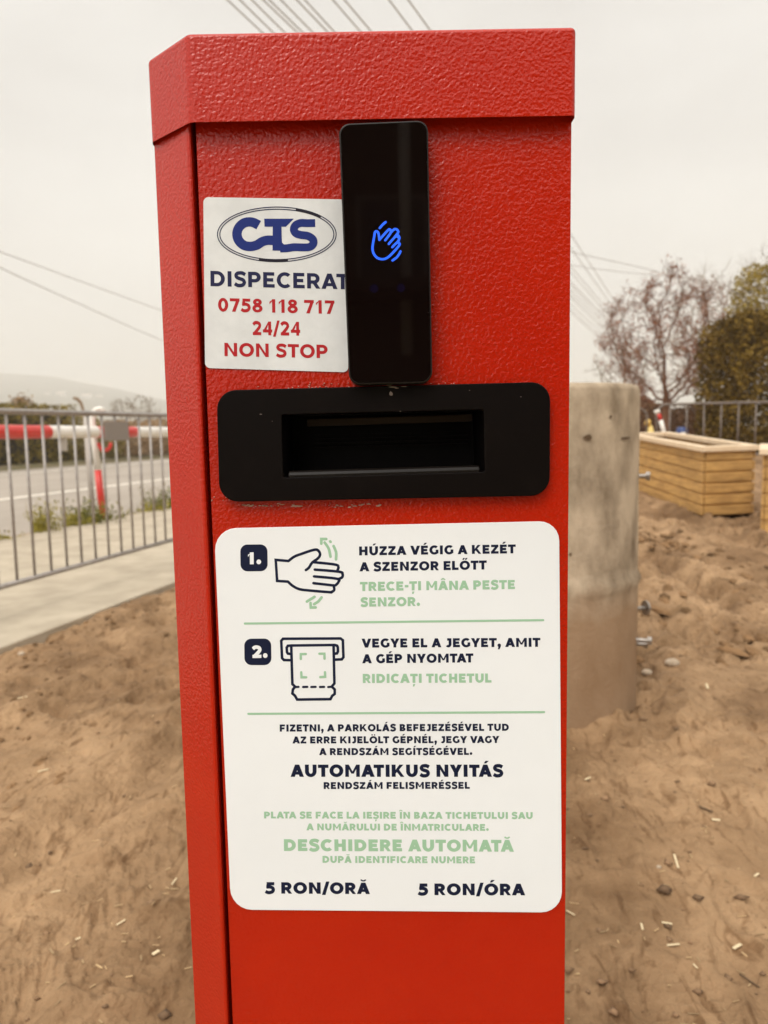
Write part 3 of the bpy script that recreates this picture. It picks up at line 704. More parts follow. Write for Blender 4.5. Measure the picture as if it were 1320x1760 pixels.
mb = MB(); a = [ST(-8, CURB + 2.7, -.01), ST(120, CURB + 2.7, -.01), ST(120, 17.4, -.01), ST(-8, 17.4, -.01)]; mb.add(a, [(0, 1, 2, 3)])
kind(mb.build('road', asph), 'structure')
wl = mat('road_paint', (0.80, 0.74, 0.65), rough=.8, col2=(0.62, 0.56, 0.48), vscale=6)
mb = MB()
for n0, n1 in ((9.42, 9.62), (15.6, 15.75)): mb.add([ST(-8, n0, -.006), ST(120, n0, -.006), ST(120, n1, -.006), ST(-8, n1, -.006)], [(0, 1, 2, 3)])
kind(mb.build('road_marking', wl), 'structure')
silt = mat('road_silt', (0.36, 0.27, 0.185), rough=.95, col2=(0.25, 0.19, 0.13), vscale=3)
mb = MB(); vs = []; 
for i in range(81):
    t = -6 + i * .6
    vs += [ST(t, CURB + 2.70, -.005), ST(t, CURB + 3.25 + .35 * noise.noise(Vector((t * .8, 0, 0))), -.005)]
mb.add(vs, [(2 * i, 2 * i + 2, 2 * i + 3, 2 * i + 1) for i in range(80)]); kind(mb.build('road_edge_dirt', silt), 'structure')
verge_m = mat('verge_soil', (0.20, 0.15, 0.085), rough=.95, col2=(0.10, 0.095, 0.03), vscale=2, detail=7)
mb = MB(); vs = []
for i in range(61):
    t = -8 + i * 2.2
    vs += [ST(t, 17.3 + .15 * noise.noise(Vector((t, 5, 0))), .0), ST(t, 18.0, .12 + .05 * noise.noise(Vector((t, 9, 0)))), ST(t, 40, .3)]
fs = []
for i in range(60):
    for k in range(2): fs.append((3 * i + k, 3 * i + 3 + k, 3 * i + 4 + k, 3 * i + 1 + k))
mb.add(vs, fs); kind(mb.build('verge', verge_m), 'structure')

# hills
prof = [(-1500, 610), (-700, 622), (-200, 632), (0, 640), (100, 647), (200, 668), (290, 688), (500, 700), (800, 712), (1100, 712), (1400, 705), (2200, 690), (3000, 690)]
hm = mat('wooded_hill', (0.10, 0.085, 0.055), rough=1, col2=(0.05, 0.05, 0.032), vscale=.02, detail=8)
ROWS, COLS = 26, 150; vs, fs = [], []
for j in range(COLS):
    px = -1300 + 4000 * j / (COLS - 1)
    yk = np.interp(px, [p[0] for p in prof], [p[1] for p in prof])
    d0 = ray(px, yk + 3 * noise.noise(Vector((px * .012, 2, 0))))
    d0 = d0 / d0.y
    for i in range(ROWS):
        q = i / (ROWS - 1); dist = 700 + 900 * q
        ridge = max(d0.z * 1600 + EYE, 5)
        z = ridge * (q ** 1.1) + 6 * noise.noise(Vector((px * .02, q * 5, 0))) * math.sin(math.pi * q) - 1.5
        vs.append((d0.x * dist, dist, z))
for j in range(COLS - 1):
    for i in range(ROWS - 1): a = j * ROWS + i; fs.append((a, a + ROWS, a + ROWS + 1, a + 1))
mb = MB(); mb.add(vs, fs); hills = kind(mb.build('hills', hm, smooth=True), 'structure')

# ------------------------------------------------------------------ concrete well ring
RC = Vector((0.604, 2.969, 0)); RR = 0.363; RT = PY(1040, 661, 2.80).z
ring = thing('concrete_ring', RC, 'tall weathered concrete well ring standing in the mud behind the red machine', 'concrete ring')
prof = [(.29, -.06), (.29, RT - .01), (.30, RT), (RR - .022, RT), (RR - .006, RT - .006), (RR, RT - .022)]
zs = np.linspace(RT - .06, -.08, 44)
sv = []
SEAM = 0.49
for z in zs:
    r_ = RR + (0.0045 if z < SEAM else 0) + 0.011 * math.exp(-((z - SEAM) / .014) ** 2); prof.append((r_, float(z)))
mb = MB(); n = 96; vs = []; fs = []
for r_, z in prof:
    for k in range(n):
        a = 2 * math.pi * k / n; d = Vector((math.cos(a), math.sin(a), 0))
        seamz = z
        rr_ = r_ + (.0035 * noise.fractal(Vector((d.x * 3, d.y * 3, z * 2.5)), 1, 2, 4) if r_ > .33 else 0)
        vs.append(RC + d * rr_ + Vector((0, 0, z + (.012 * noise.noise(Vector((d.x * 2, d.y * 2, 4))) if abs(z - SEAM) < .1 else 0))))
for i in range(len(prof) - 1):
    for k in range(n): fs.append((i * n + k, i * n + (k + 1) % n, (i + 1) * n + (k + 1) % n, (i + 1) * n + k))
mb.add(vs, fs)
cm = mat('ring_concrete', (0.50, 0.40, 0.29), rough=.9, spec=.2, col2=(0.17, 0.125, 0.08), vscale=8, detail=10, stretch=(1, 1, .55), ramp=(.30, .62), bump=.5, bscale=60, bdist=.005, bdetail=6)
t = cm.node_tree; b = t.nodes['Principled BSDF']; src = b.inputs['Base Color'].links[0].from_socket
tcn = t.nodes.new('ShaderNodeTexCoord'); sp = t.nodes.new('ShaderNodeSeparateXYZ'); nz_ = t.nodes.new('ShaderNodeTexNoise'); nz_.inputs['Scale'].default_value = 5; nz_.inputs['Detail'].default_value = 6
ad = t.nodes.new('ShaderNodeMath'); ad.operation = 'MULTIPLY_ADD'; ad.inputs[1].default_value = .35
mr = t.nodes.new('ShaderNodeMapRange'); mr.inputs['From Min'].default_value = .66; mr.inputs['From Max'].default_value = .50; mr.inputs['To Max'].default_value = .82
mx = t.nodes.new('ShaderNodeMix'); mx.data_type = 'RGBA'; mx.inputs['B'].default_value = (0.29, 0.18, 0.10, 1)     # dried mud splashed up the foot
t.links.new(tcn.outputs['Object'], sp.inputs[0]); t.links.new(tcn.outputs['Object'], nz_.inputs['Vector']); t.links.new(nz_.outputs['Fac'], ad.inputs[0]); t.links.new(sp.outputs['Z'], ad.inputs[2])
t.links.new(ad.outputs[0], mr.inputs['Value']); t.links.new(mr.outputs[0], mx.inputs['Factor']); t.links.new(src, mx.inputs['A']); t.links.new(mx.outputs['Result'], b.inputs['Base Color'])
mb.build('ring_wall', cm, ring, smooth=True)
pm = mat('hole_shade', (0.10, 0.06, 0.03), rough=.95)
def pit(px, py, a, b_):  # flat dark patch on the wall, painting the shade of a small hole
    mb = MB(); k = 10; rg = random.Random(px); vs = []
    for i in range(k):
        q = ray(px + a * math.cos(6.283 * i / k) * rg.uniform(.6, 1.3), py + b_ * math.sin(6.283 * i / k) * rg.uniform(.6, 1.3)); q = q / q.y
        A = q.x ** 2 + 1; B = -2 * (q.x * RC.x + RC.y); C_ = RC.x ** 2 + RC.y ** 2 - (RR + .005) ** 2
        dd = (-B - math.sqrt(max(B * B - 4 * A * C_, 0))) / (2 * A); vs.append(CAM + q * dd)
    mb.add(vs, [tuple(range(k))]); mb.build('hole_shade_patch', pm, ring)
pit(1011, 752, 8, 6); pit(1075, 753, 9, 2.5); pit(1049, 716, 2, 3); pit(980, 953, 3, 3)
galv = mat('zinc_steel', (0.40, 0.37, 0.34), rough=.42, metal=.75, col2=(0.25, 0.22, 0.19), vscale=60)
ax = Vector((0.96, -0.10, 0)).normalized()
def bolt(z, ang, ln, disc):
    d = Vector((math.cos(ang), math.sin(ang), 0)); p = RC + d * (RR - .03) + Vector((0, 0, z)); e = p + d * (ln + .03)
    mb = MB(); mb.tube([p, e], .0085, 12)
    o = mb.build('bolt', galv, ring)
    if disc:
        mb = MB(); mb.tube([e - d * .004, e + d * .004], .030, 24); mb.build('washer', galv, o)
    else:
        mb = MB(); mb.tube([e - d * .012, e + d * .004], .017, 6); mb.build('nut', galv, o)
za = PY(1100, 815, 2.97).z
bolt(za, R(-18), .036, False)
bolt(PY(1110, 1048, 3.05).z, R(14), .11, True)
bolt(PY(1108, 1081, 2.97).z, R(-24), .055, False)
bolt(PY(1108, 1092, 2.97).z, R(-18), .04, False)

# ------------------------------------------------------------------ wooden planters
wood = mat('planed_pine', (0.56, 0.335, 0.118), rough=.65, spec=.2, col2=(0.36, 0.205, 0.072), vscale=5, stretch=(1, 1, 6), detail=6, island=.10)
woodr = mat('pale_pine_rim', (0.74, 0.58, 0.40), rough=.6, col2=(0.66, 0.50, 0.33), vscale=5)
soilm = mat('planter_soil', (0.10, 0.065, 0.035), rough=1, bump=.8, bscale=60)
def planter(c0, u, v, Lu, Lv, Hh, label):
    u = u.normalized(); v = v.normalized(); up = Vector((0, 0, 1))
    root = thing('wooden_planter', c0 + u * Lu / 2 + v * Lv / 2, label, 'planter', 'wooden planters on the mud')
    nb = 6; z0 = 0.0; bh = (Hh - .035) / nb
    for o_, d_, ln, inn in ((c0, u, Lu, v), (c0 + v * Lv, u, Lu, -v), (c0, v, Lv, u), (c0 + u * Lu, v, Lv, -u)):
        mb = MB()
        a_ = 0.006 if d_ is u else 0.03
        for k in range(nb):
            c = o_ + d_ * ln / 2 + inn * .011 + up * (z0 + bh * (k + .5) + .002)
            mb.box(c, d_ * (ln / 2 - a_), inn * .011, up * (bh / 2 - .012))
        mb.box(o_ + d_ * ln / 2 + inn * .024 + up * (Hh - .05) / 2, d_ * (ln / 2 - .031), inn * .008, up * (Hh - .06) / 2)
        mb.build('side_boards', wood, root, bevel=.004, seg=2)
    mb = MB(); w_ = .10; ov = .03; zt_ = Hh - .022
    for o_, d_, ln, inn, ex in ((c0, u, Lu, v, ov), (c0 + v * Lv, u, Lu, -v, ov), (c0, v, Lv, u, ov - w_), (c0 + u * Lu, v, Lv, -u, ov - w_)):
        mb.box(o_ + d_ * ln / 2 + inn * (w_ / 2 - ov) + up * zt_, d_ * (ln / 2 + ex), inn * w_ / 2, up * .025)
    mb.build('rim', woodr, root, bevel=.004)
    mb = MB(); zz = Hh - .30; i_ = .034
    mb.add([c0 + u * i_ + v * i_ + up * zz, c0 + u * (Lu - i_) + v * i_ + up * zz, c0 + u * (Lu - i_) + v * (Lv - i_) + up * zz, c0 + u * i_ + v * (Lv - i_) + up * zz], [(0, 1, 2, 3)])
    mb.build('soil', soilm, root)
    return root
HP = 0.685
pc = Vector((3.112, 7.485, .145)); pu = Vector((-.008, 1.8, 1.8 * SLOPE)); pv = Vector((.576, .137, .004))
planter(pc, pu, pv, 2.35, .592, HP, 'complete pale wooden planter box between the concrete ring and the right edge')
p2 = Vector((3.235, 6.56, .10)); qu = Vector((p2.x, p2.y, 0)).normalized()
planter(p2, qu + Vector((0, 0, .03)), Vector((qu.y, -qu.x, 0)), .8, 2.2, HP + .045, 'second wooden planter box, cut off by the right edge of the photo')

# ------------------------------------------------------------------ crowd barriers
steel = mat('barrier_zinc', (0.40, 0.365, 0.34), rough=.45, metal=.55, col2=(0.30, 0.27, 0.25), vscale=25)
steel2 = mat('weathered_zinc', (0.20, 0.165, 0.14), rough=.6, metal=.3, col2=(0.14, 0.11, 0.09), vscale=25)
def barrier(p0, p1, zb_, zt_, step, rt, rb, label, first=0.0, corner=.0, foot=True, name='crowd_barrier', steel=steel):
    p0, p1 = Vector(p0), Vector(p1); d = (p1 - p0); ln = d.length; d.normalize(); up = Vector((0, 0, 1))
    root = thing(name, (p0 + p1) / 2, label, 'barrier', 'steel crowd barriers')
    mb = MB(); pts = []
    c = max(corner, .02)
    for a0_, sgn, base in ((math.pi, 1, p0), (math.pi / 2, 1, p1)):
        cen = base + d * (c if base is p0 else -c) + up * (zt_ - c)
        for k in range(7):
            an = a0_ - (math.pi / 2) * k / 6; pts.append(cen + d * c * math.cos(an) + up * c * math.sin(an))
    mb.tube([p0 + up * zb_] + pts + [p1 + up * zb_], rt, 10); mb.build('top_rail', steel, root, smooth=True)
    mb = MB(); mb.tube([p0 + up * zb_ + d * .0, p1 + up * zb_], rt * .95, 10); mb.build('bottom_rail', steel, root, smooth=True)
    q = first
    while q < ln - .06:
        if q > .06:
            mb = MB(); mb.tube([p0 + d * q + up * zb_, p0 + d * q + up * (zt_ - .01)], rb, 8); mb.build('bar', steel, root, smooth=True)
        q += step
    if foot:
        nn = d.cross(up)
        for q in (.08, ln - .08):
            g = p0 + d * q; zf = SLABZ if foot == 'slab' else .42
            mb = MB(); mb.tube([g + up * zb_, g + up * (zf + .03)], .012, 8); mb.box(g + up * (zf + .016), nn * .28, d * .02, up * .012); mb.build('foot', steel, root)
    return root
fl = barrier(ST(2.62, 3.04), ST(5.95, 3.04), .245, 1.185, .142, .0165, .0085, 'grey steel crowd barrier with a blank plate standing on the pavement at left', first=3.538 - 2.62 - .142 * 6, corner=.08, foot='slab')
mb = MB()
c = ST(4.52, 3.04, 1.072); mb.box(c - NV * .021, SV * .137, NV * .002, (0, 0, .062)); mb.build('blank_plate', mat('grey_plate', (0.30, 0.27, 0.245), rough=.5, metal=.3), fl)
rb0, rb1 = D(1128, 760, 12.6), D(1400, 760, 12.2); rb0.z = rb1.z = 0
bz = D(1230, 693, 12.4).z
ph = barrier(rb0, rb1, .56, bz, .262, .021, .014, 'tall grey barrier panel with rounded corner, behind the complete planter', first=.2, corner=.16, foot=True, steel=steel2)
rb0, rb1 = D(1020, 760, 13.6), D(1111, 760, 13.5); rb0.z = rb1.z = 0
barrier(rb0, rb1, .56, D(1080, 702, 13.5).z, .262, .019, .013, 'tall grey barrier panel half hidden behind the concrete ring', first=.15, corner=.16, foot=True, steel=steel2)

# ------------------------------------------------------------------ red and white barrier boom beside the road
RED, WHT = mat('red_gloss', (0.60, 0.030, 0.022), rough=.3, col2=(0.50, 0.022, 0.016), vscale=8), mat('white_gloss', (0.80, 0.77, 0.72), rough=.35, col2=(0.70, 0.66, 0.6), vscale=8)
gp = mat('grey_paint', (0.42, 0.38, 0.34), rough=.5)
b0, b1 = D(0, 742.5, 7.35), D(290, 742.5, 10.85)
bd = (b1 - b0)
def bp(px):                                    # point of the boom's axis seen at that column
    lo, hi = -1.0, 3.0
    for _ in range(40):
        mid = (lo + hi) / 2; p = b0 + bd * mid; z = (p - CAM).dot(_f); x = 660 + FPX * (p - CAM).dot(_r) / z
        if x < px: lo = mid
        else: hi = mid
    return b0 + bd * lo
base = D(178, 890, 9.2); base.z = 0.05
boom = thing('barrier_boom', base, 'red and white striped barrier boom on a leaning post beside the road at left', 'barrier boom')
for a, b, mm_ in ((-260, -90, WHT), (-90, 82, RED), (82, 164, WHT), (164, 231, RED), (231, 305, WHT), (305, 345, RED)):
    mb = MB(); mb.tube([bp(a), bp(b)], .069, 20); mb.build('boom_section', mm_, boom, smooth=False, bevel=.004)
pts = [D(180, 901, 9.2), D(173, 850, 9.2), D(168.5, 808, 9.2)]
mb = MB(); mb.tube(pts, [.043, .042, .040], 14); mb.build('post_foot', RED, boom, smooth=True)
pts = [D(168.4, 807, 9.2), D(163, 765, 9.2), D(158.5, 724, 9.2), D(160, 711, 9.2), D(165, 704, 9.2), D(172, 702, 9.2), D(180, 705, 9.2)]
mb = MB(); mb.tube(pts, [.040, .038, .036, .034, .03, .026, .022], 14); mb.build('post', WHT, boom, smooth=True)
mb = MB(); mb.tube([D(159, 870, 9.9), D(153, 800, 9.9), D(148, 716, 9.9)], .034, 12); mb.build('rear_post', gp, boom, smooth=True)
mb = MB(); cc_ = D(180, 762, 9.1)
mb.tube([cc_ + Vector((.07 * math.cos(a), 0, .085 * math.sin(a))) for a in np.linspace(R(175), R(365), 12)] , .022, 10); mb.build('cradle_hook', RED, boom, smooth=True)
q = bp(107)
mb = MB(); mb.box(q + Vector((0, 0, -.13)), (.045, 0, 0), (0, .012, 0), (0, 0, .075)); mb.build('hanging_tag', gp, boom, bevel=.006)

# ------------------------------------------------------------------ vegetation
def leaves(mb, pts, size, rg, flat=0.0):
    for p in pts:
        a = Vector((rg.gauss(0, 1), rg.gauss(0, 1), rg.gauss(0, 1) * (1 - flat))); a = a.normalized() if a.length > .01 else Vector((1, 0, 0))
        b_ = a.cross(Vector((rg.gauss(0, 1), rg.gauss(0, 1), rg.gauss(0, 1)))); b_ = b_.normalized() if b_.length > .01 else a.orthogonal()
        s = size * rg.uniform(.5, 1.3); p = Vector(p)
        mb.add([p - a * s, p + b_ * s * .45, p + a * s, p - b_ * s * .45], [(0, 1, 2, 3)])
def weed_clump(p, h, n, spread, label, mt, seed):
    rg = random.Random(seed); mb = MB()
    for i in range(n):
        b_ = Vector(p) + Vector((rg.gauss(0, spread), rg.gauss(0, spread), 0)); hh = h * rg.uniform(.35, 1.0)
        lean = Vector((rg.gauss(0, .25), rg.gauss(0, .25), 1)).normalized(); side = lean.cross(Vector((rg.gauss(0, 1), rg.gauss(0, 1), 0))).normalized() * .004
        mb.add([b_ - side, b_ + side, b_ + lean * hh * .6 + side * .8, b_ + lean * hh + Vector((rg.gauss(0, .03), rg.gauss(0, .03), -.01)), b_ + lean * hh * .6 - side * .8], [(0, 1, 2, 4), (4, 2, 3)])
        leaves(mb, [b_ + lean * hh * rg.uniform(.2, 1) + Vector((rg.gauss(0, .02), rg.gauss(0, .02), 0)) for _ in range(4)], .022, rg)
    return tag(mb.build('weed', mt, fix=False), label, 'weed', 'weeds at the pavement edge')
wm = mat('weed_green', (0.27, 0.23, 0.04), spec=.08, rough=.7, island=.4)
wm2 = mat('weed_dark', (0.15, 0.145, 0.03), spec=.08, rough=.7, island=.4)
for px, py, hpx, n_, sp_, lb, mt_, zz in (
        (76, 918, 47, 90, .05, 'tall yellow-green weed standing alone at the pavement edge', wm, .0),
        (128, 905, 26, 90, .08, 'low yellow-green weed just left of the boom post', wm, .0),
        (152, 901, 36, 140, .11, 'bushy green weed clump at the foot of the boom post', wm2, .0),
        (180, 898, 16, 90, .09, 'small dark weed right of the boom post', wm2, .0),
        (5, 931, 16, 60, .07, 'low green weed at the left edge of the photo', wm, .0),
        (258, 879, 16, 80, .10, 'small yellowish weed near the far end of the pavement edge', wm, .0),
        (285, 872, 32, 140, .12, 'dark green weed clump beside the red machine edge', wm2, .0)):
    n_t = CURB + 2.74; q = ray(px, py)                                # where that sight line meets the pavement's back edge
    k = n_t / (q.x * NV.x + q.y * NV.y); x, y = q.x * k, q.y * k
    weed_clump((x, y, .0), hpx / FPX * y * 1.5 + .05, n_, sp_, lb, mt_, px)

def bare_tree(base, hgt, wid, label, mt, seed, group, npts=420, cz=.60, rz=.42, leafm=None, nleaf=0, thick=.10, name='bare_tree', leafsz=.045, clear=.2, tipr=.006):
    rs = np.random.RandomState(seed); rg = random.Random(seed); base = Vector(base); root = thing(name, base, label, 'tree', group)
    at = []
    while len(at) < npts:
        q = rs.uniform(-1, 1, 3); r_ = (q ** 2).sum()
        if r_ > 1 or rs.rand() > .25 + .75 * r_: continue
        if noise.noise(Vector((q[0] * 2.2 + seed, q[1] * 2.2, q[2] * 2.2))) < -.22: continue
        at.append((q[0] * wid, q[1] * wid, hgt * (cz + rz * q[2])))
    at = np.array(at); st = hgt * .026; nd = [np.array((0, 0, -.1))]; par = [-1]
    while nd[-1][2] < hgt * clear: nd.append(nd[-1] + np.array((rs.normal(0, .12), rs.normal(0, .12), 1)) * st); par.append(len(nd) - 2)
    for it in range(70):
        A = np.array(nd); dd = ((at[:, None, :] - A[None]) ** 2).sum(-1); k = dd.argmin(1); acc = {}
        for i, j in enumerate(k): acc.setdefault(int(j), []).append(at[i] - nd[j])
        for j, vs in acc.items():
            v = np.sum([x / (np.linalg.norm(x) + 1e-6) for x in vs], 0); l_ = np.linalg.norm(v)
            v = v / l_ if l_ > .05 else rs.normal(0, 1, 3)
            v = v + rs.normal(0, .22, 3); nd.append(nd[j] + v / np.linalg.norm(v) * st); par.append(j)
        A = np.array(nd); keep = ((at[:, None, :] - A[None]) ** 2).sum(-1).min(1) > (st * 1.7) ** 2; at = at[keep]
        if len(at) < 5 or len(nd) > 2600: break
    n = len(nd); cnt = np.zeros(n); kids = [[] for _ in range(n)]
    for i in range(n - 1, 0, -1): cnt[i] = max(cnt[i], 1); cnt[par[i]] += cnt[i]
    for i in range(1, n): kids[par[i]].append(i)
    rad = tipr + (thick - tipr) * (cnt / cnt.max()) ** .66
    tr, tw, tips = MB(), MB(), []
    stack = [(0, None)]; first = True
    while stack:
        s_, pr = stack.pop(); ch = ([pr] if pr is not None else []) + [s_]
        while kids[ch[-1]]:
            ks = sorted(kids[ch[-1]], key=lambda q: -cnt[q]); stack += [(q, ch[-1]) for q in ks[1:]]; ch.append(ks[0])
        pts = [base + Vector(nd[q]) for q in ch]; rr = [float(rad[q]) for q in ch]
        if pr is not None: rr[0] = rr[1] if len(rr) > 1 else rr[0]
        if len(pts) > 1: (tr if first else tw).tube(pts, rr, 8 if first else 4, cap=first)
        first = False; tips.append((pts[-1], (pts[-1] - pts[max(-4, -len(pts))]).normalized() if len(pts) > 2 else Vector((0, 0, 1))))
        for q in ch[len(ch) // 3:]:
            if rg.random() < .35: tips.append((base + Vector(nd[q]), Vector((rg.gauss(0, 1), rg.gauss(0, 1), rg.gauss(.3, 1))).normalized()))
    ends = []
    for p, d in tips:
        for _ in range(5):
            e = (d + Vector((rg.gauss(0, .55), rg.gauss(0, .55), rg.gauss(.12, .5)))).normalized(); ln = hgt * rg.uniform(.03, .085)
            m_ = p + e * ln * .5 + Vector((rg.gauss(0, .01), rg.gauss(0, .01), 0)) * hgt * .3; q = p + e * ln + Vector((0, 0, ln * .15))
            tw.tube([p, m_, q], [tipr * .8, tipr * .65, tipr * .4], 3, cap=False); ends += [m_, q]
    tr.build('trunk', mt, root, smooth=True); cw = tw.build('crown', mt, root)
    if nleaf:
        mb = MB(); leaves(mb, [rg.choice(ends) + Vector((rg.gauss(0, .06), rg.gauss(0, .06), rg.gauss(0, .06))) for _ in range(nleaf)], leafsz, rg); mb.build('dry_leaves', leafm, cw, fix=False)
    return root
bark = mat('bark_brown', (0.15, 0.075, 0.042), rough=.9, spec=.1); barkp = mat('bark_greybrown', (0.20, 0.145, 0.095), rough=.9, spec=.1)
dryl = mat('russet_leaf', (0.24, 0.10, 0.055), spec=.08, rough=.8, island=.4)
TG = 'leafless trees in the background'
p = D(1137, 740, 24); p.z = .3
bare_tree(p, 5.3, 1.95, 'russet leafless tree behind the planter with dry leaves still on its twigs', bark, 5, TG, npts=520, cz=.63, rz=.40, leafm=dryl, nleaf=9000, leafsz=.04, thick=.13, clear=.2)
p = D(1062, 740, 30); p.z = 0
bare_tree(p, 4.4, 1.3, 'low thin leafless tree just above the concrete ring', barkp, 12, TG, npts=200, cz=.62)
p = D(1235, 740, 48); p.z = 0
bare_tree(p, 10.6, 3.6, 'tall pale leafless tree rising behind the clipped evergreen', barkp, 9, TG, npts=560, thick=.2, tipr=.009)
p = D(1335, 740, 46); p.z = 0
bare_tree(p, 11.4, 3.4, 'tall pale leafless tree at the right edge of the photo', barkp, 23, TG, npts=560, thick=.2, tipr=.009)
p = D(236, 740, 75); p.z = 0
bare_tree(p, 4.9, 2.6, 'small hazy leafless tree across the road, seen over the crowd barrier', barkp, 31, TG, npts=260, tipr=.012)

def evergreen(base, hgt, rx, ry, n, size, mt, label, cat, seed, box=0.0, name='evergreen_bush', loose=0.0, group=None, z0=.0):
    rg = random.Random(seed); base = Vector(base); root = thing(name, base, label, cat, group)
    mb = MB(); mb.tube([base, base + Vector((.03, 0, hgt * .4)), base + Vector((0, .03, hgt * .75))], [.07, .05, .02], 8); mb.build('stem' if hgt < 4.5 else 'trunk', bark, root)
    pts = []; e_ = 2 + 6 * box
    while len(pts) < n:
        u, v, w_ = rg.uniform(-1, 1), rg.uniform(-1, 1), rg.uniform(-1, 1)
        r_ = (abs(u) ** e_ + abs(v) ** e_ + abs(w_) ** e_) ** (1 / e_)
        lump = 1 + (.22 - .18 * box) * noise.noise(Vector((u * 2.6 + seed, v * 2.6, w_ * 2.6))) + (.12 - .06 * box) * noise.noise(Vector((u * 7, v * 7 + seed, w_ * 7)))
        if r_ > lump or r_ < .45: continue
        if rg.random() > ((r_ / lump) ** 3 * .8 + .2): continue
        if noise.noise(Vector((u * 4.5, v * 4.5 + 3 * seed, w_ * 4.5))) < -.18 - .3 * (1 - loose): continue
        pts.append(base + Vector((u * rx, v * ry, z0 + (w_ + 1) / 2 * (hgt - z0))))
    mb = MB(); leaves(mb, pts, size, rg); mb.build('crown', mt, root, fix=False)
    return root
thuja = mat('thuja_foliage', (0.22, 0.138, 0.026), rough=.9, island=.45, spec=.08, col2=(0.065, 0.04, 0.010), vscale=3.2, detail=3)
olive = mat('yellow_green_leaf', (0.26, 0.19, 0.04), spec=.08, rough=.7, island=.4)
p = D(1327, 740, 15.5); p.z = 0
evergreen(p, PY(1260, 540, 15.5).z, 1.22, 1.2, 42000, .05, thuja, 'dense clipped dark evergreen bush beside the barrier at right', 'bush', 3, box=.9)
p = D(1345, 740, 19.5); p.z = 0
evergreen(p, PY(1310, 440, 19.5).z, 1.35, 1.2, 8500, .055, olive, 'yellow-green leafy tree showing above the clipped evergreen', 'tree', 8, box=.1, name='leafy_tree', loose=1.0, z0=2.6)
brownh = mat('brown_twigs', (0.16, 0.085, 0.042), spec=.08, rough=.9, island=.4)
for i, (px, ds, tp, rx, lb) in enumerate(((1128, 27, 694, .75, 'dark brown bare shrub below the russet tree'), (1168, 26, 702, .7, 'brown bare shrub behind the middle of the planter'), (1205, 25, 694, .7, 'brown bare shrub against the clipped evergreen'))):
    p = D(px, 740, ds); p.z = 0
    evergreen(p, PY(px, tp, ds).z, rx, .6, 3500, .06, brownh, lb, 'shrub', 40 + i, box=.2, name='bare_shrub', group='brown shrubs behind the planters')
hedge_m = mat('hedge_foliage', (0.26, 0.195, 0.04), spec=.08, rough=.8, island=.45, col2=(0.12, 0.088, 0.02), vscale=1.6, detail=3)
hp_ = ST(20.0, 18.6); hp_.z = .1
hr = thing('trimmed_hedge', hp_, 'long flat-topped olive green hedge across the road at left', 'hedge')
rg = random.Random(77); mb = MB(); pts = []
HT = 2.15
while len(pts) < 26000:
    t, n_, z = rg.uniform(8, 24.6), rg.uniform(18.0, 19.3), rg.uniform(.1, HT)
    if rg.random() < .55 and n_ > 18.25 and z < HT - .15: continue
    if noise.noise(Vector((t * 2.2, n_ * 2.2, z * 2.2))) < -.35: continue
    top = HT + .08 * noise.noise(Vector((t * 1.3, 0, 0)))
    if z > top: continue
    pts.append(ST(t, n_ + .12 * noise.noise(Vector((t * 1.5, z * 1.5, 7))), z))
leaves(mb, pts, .065, rg); mb.build('foliage', hedge_m, hr, fix=False)
mb = MB(); mb.box(ST(16.3, 18.75, 1.0), SV * 8.1, NV * .40, (0, 0, .88)); mb.build('dark_core', mat('hedge_inner_shade', (0.03, 0.022, 0.012), rough=1), hr)  # solid dark box standing in for the hedge's shaded inside
shm = [mat('road_shrub_brown', (0.32, 0.215, 0.12), spec=.08, rough=.9, island=.4), mat('road_shrub_olive', (0.24, 0.185, 0.055), spec=.08, rough=.9, island=.4)]
for i, (t, h_, rx, lb) in enumerate(((25.2, 1.75, 1.0, 'olive shrub at the end of the trimmed hedge'), (26.7, 1.4, 1.0, 'low olive shrub behind the boom post'), (28.3, 1.55, 1.05, 'brown shrub behind the blank plate'),
                                     (30.0, 1.5, 1.05, 'brown shrub right of the blank plate'), (31.8, 1.65, 1.1, 'brown shrub across the road nearest the red machine'), (33.6, 1.6, 1.1, 'brown shrub across the road hidden by the red machine'))):
    evergreen(ST(t, 18.7, .1), h_, rx, .8, 4200, .06, shm[0 if i > 1 else 1], lb, 'shrub', 60 + i, box=.3, name='roadside_shrub', group='shrubs across the road')
st_m = mat('dead_stalk', (0.20, 0.13, 0.075), rough=.9)
mb = MB(); s0 = D(146, 800, 22); mb.tube([D(149, 798, 22), D(146, 730, 22), D(143, 704, 22), D(139, 692, 22), D(133, 686, 22), D(126, 684, 22)], [.04, .04, .04, .05, .05, .035], 8)
tag(mb.build('dead_stalk', st_m, smooth=True), 'brown dead stalk with a drooping head above the barrier rail', 'plant')
mb = MB(); k0 = D(36, 800, 26); rg = random.Random(5); leaves(mb, [D(36, 688, 26) + Vector((rg.gauss(0, .16), rg.gauss(0, .12), rg.gauss(0, .09))) for _ in range(260)], .06, rg)
mb.tube([D(36, 798, 26), D(36, 690, 26)], .03, 6)
tag(mb.build('dry_shrub', shm[0], fix=False), 'small dry brown shrub poking above the trimmed hedge', 'shrub')

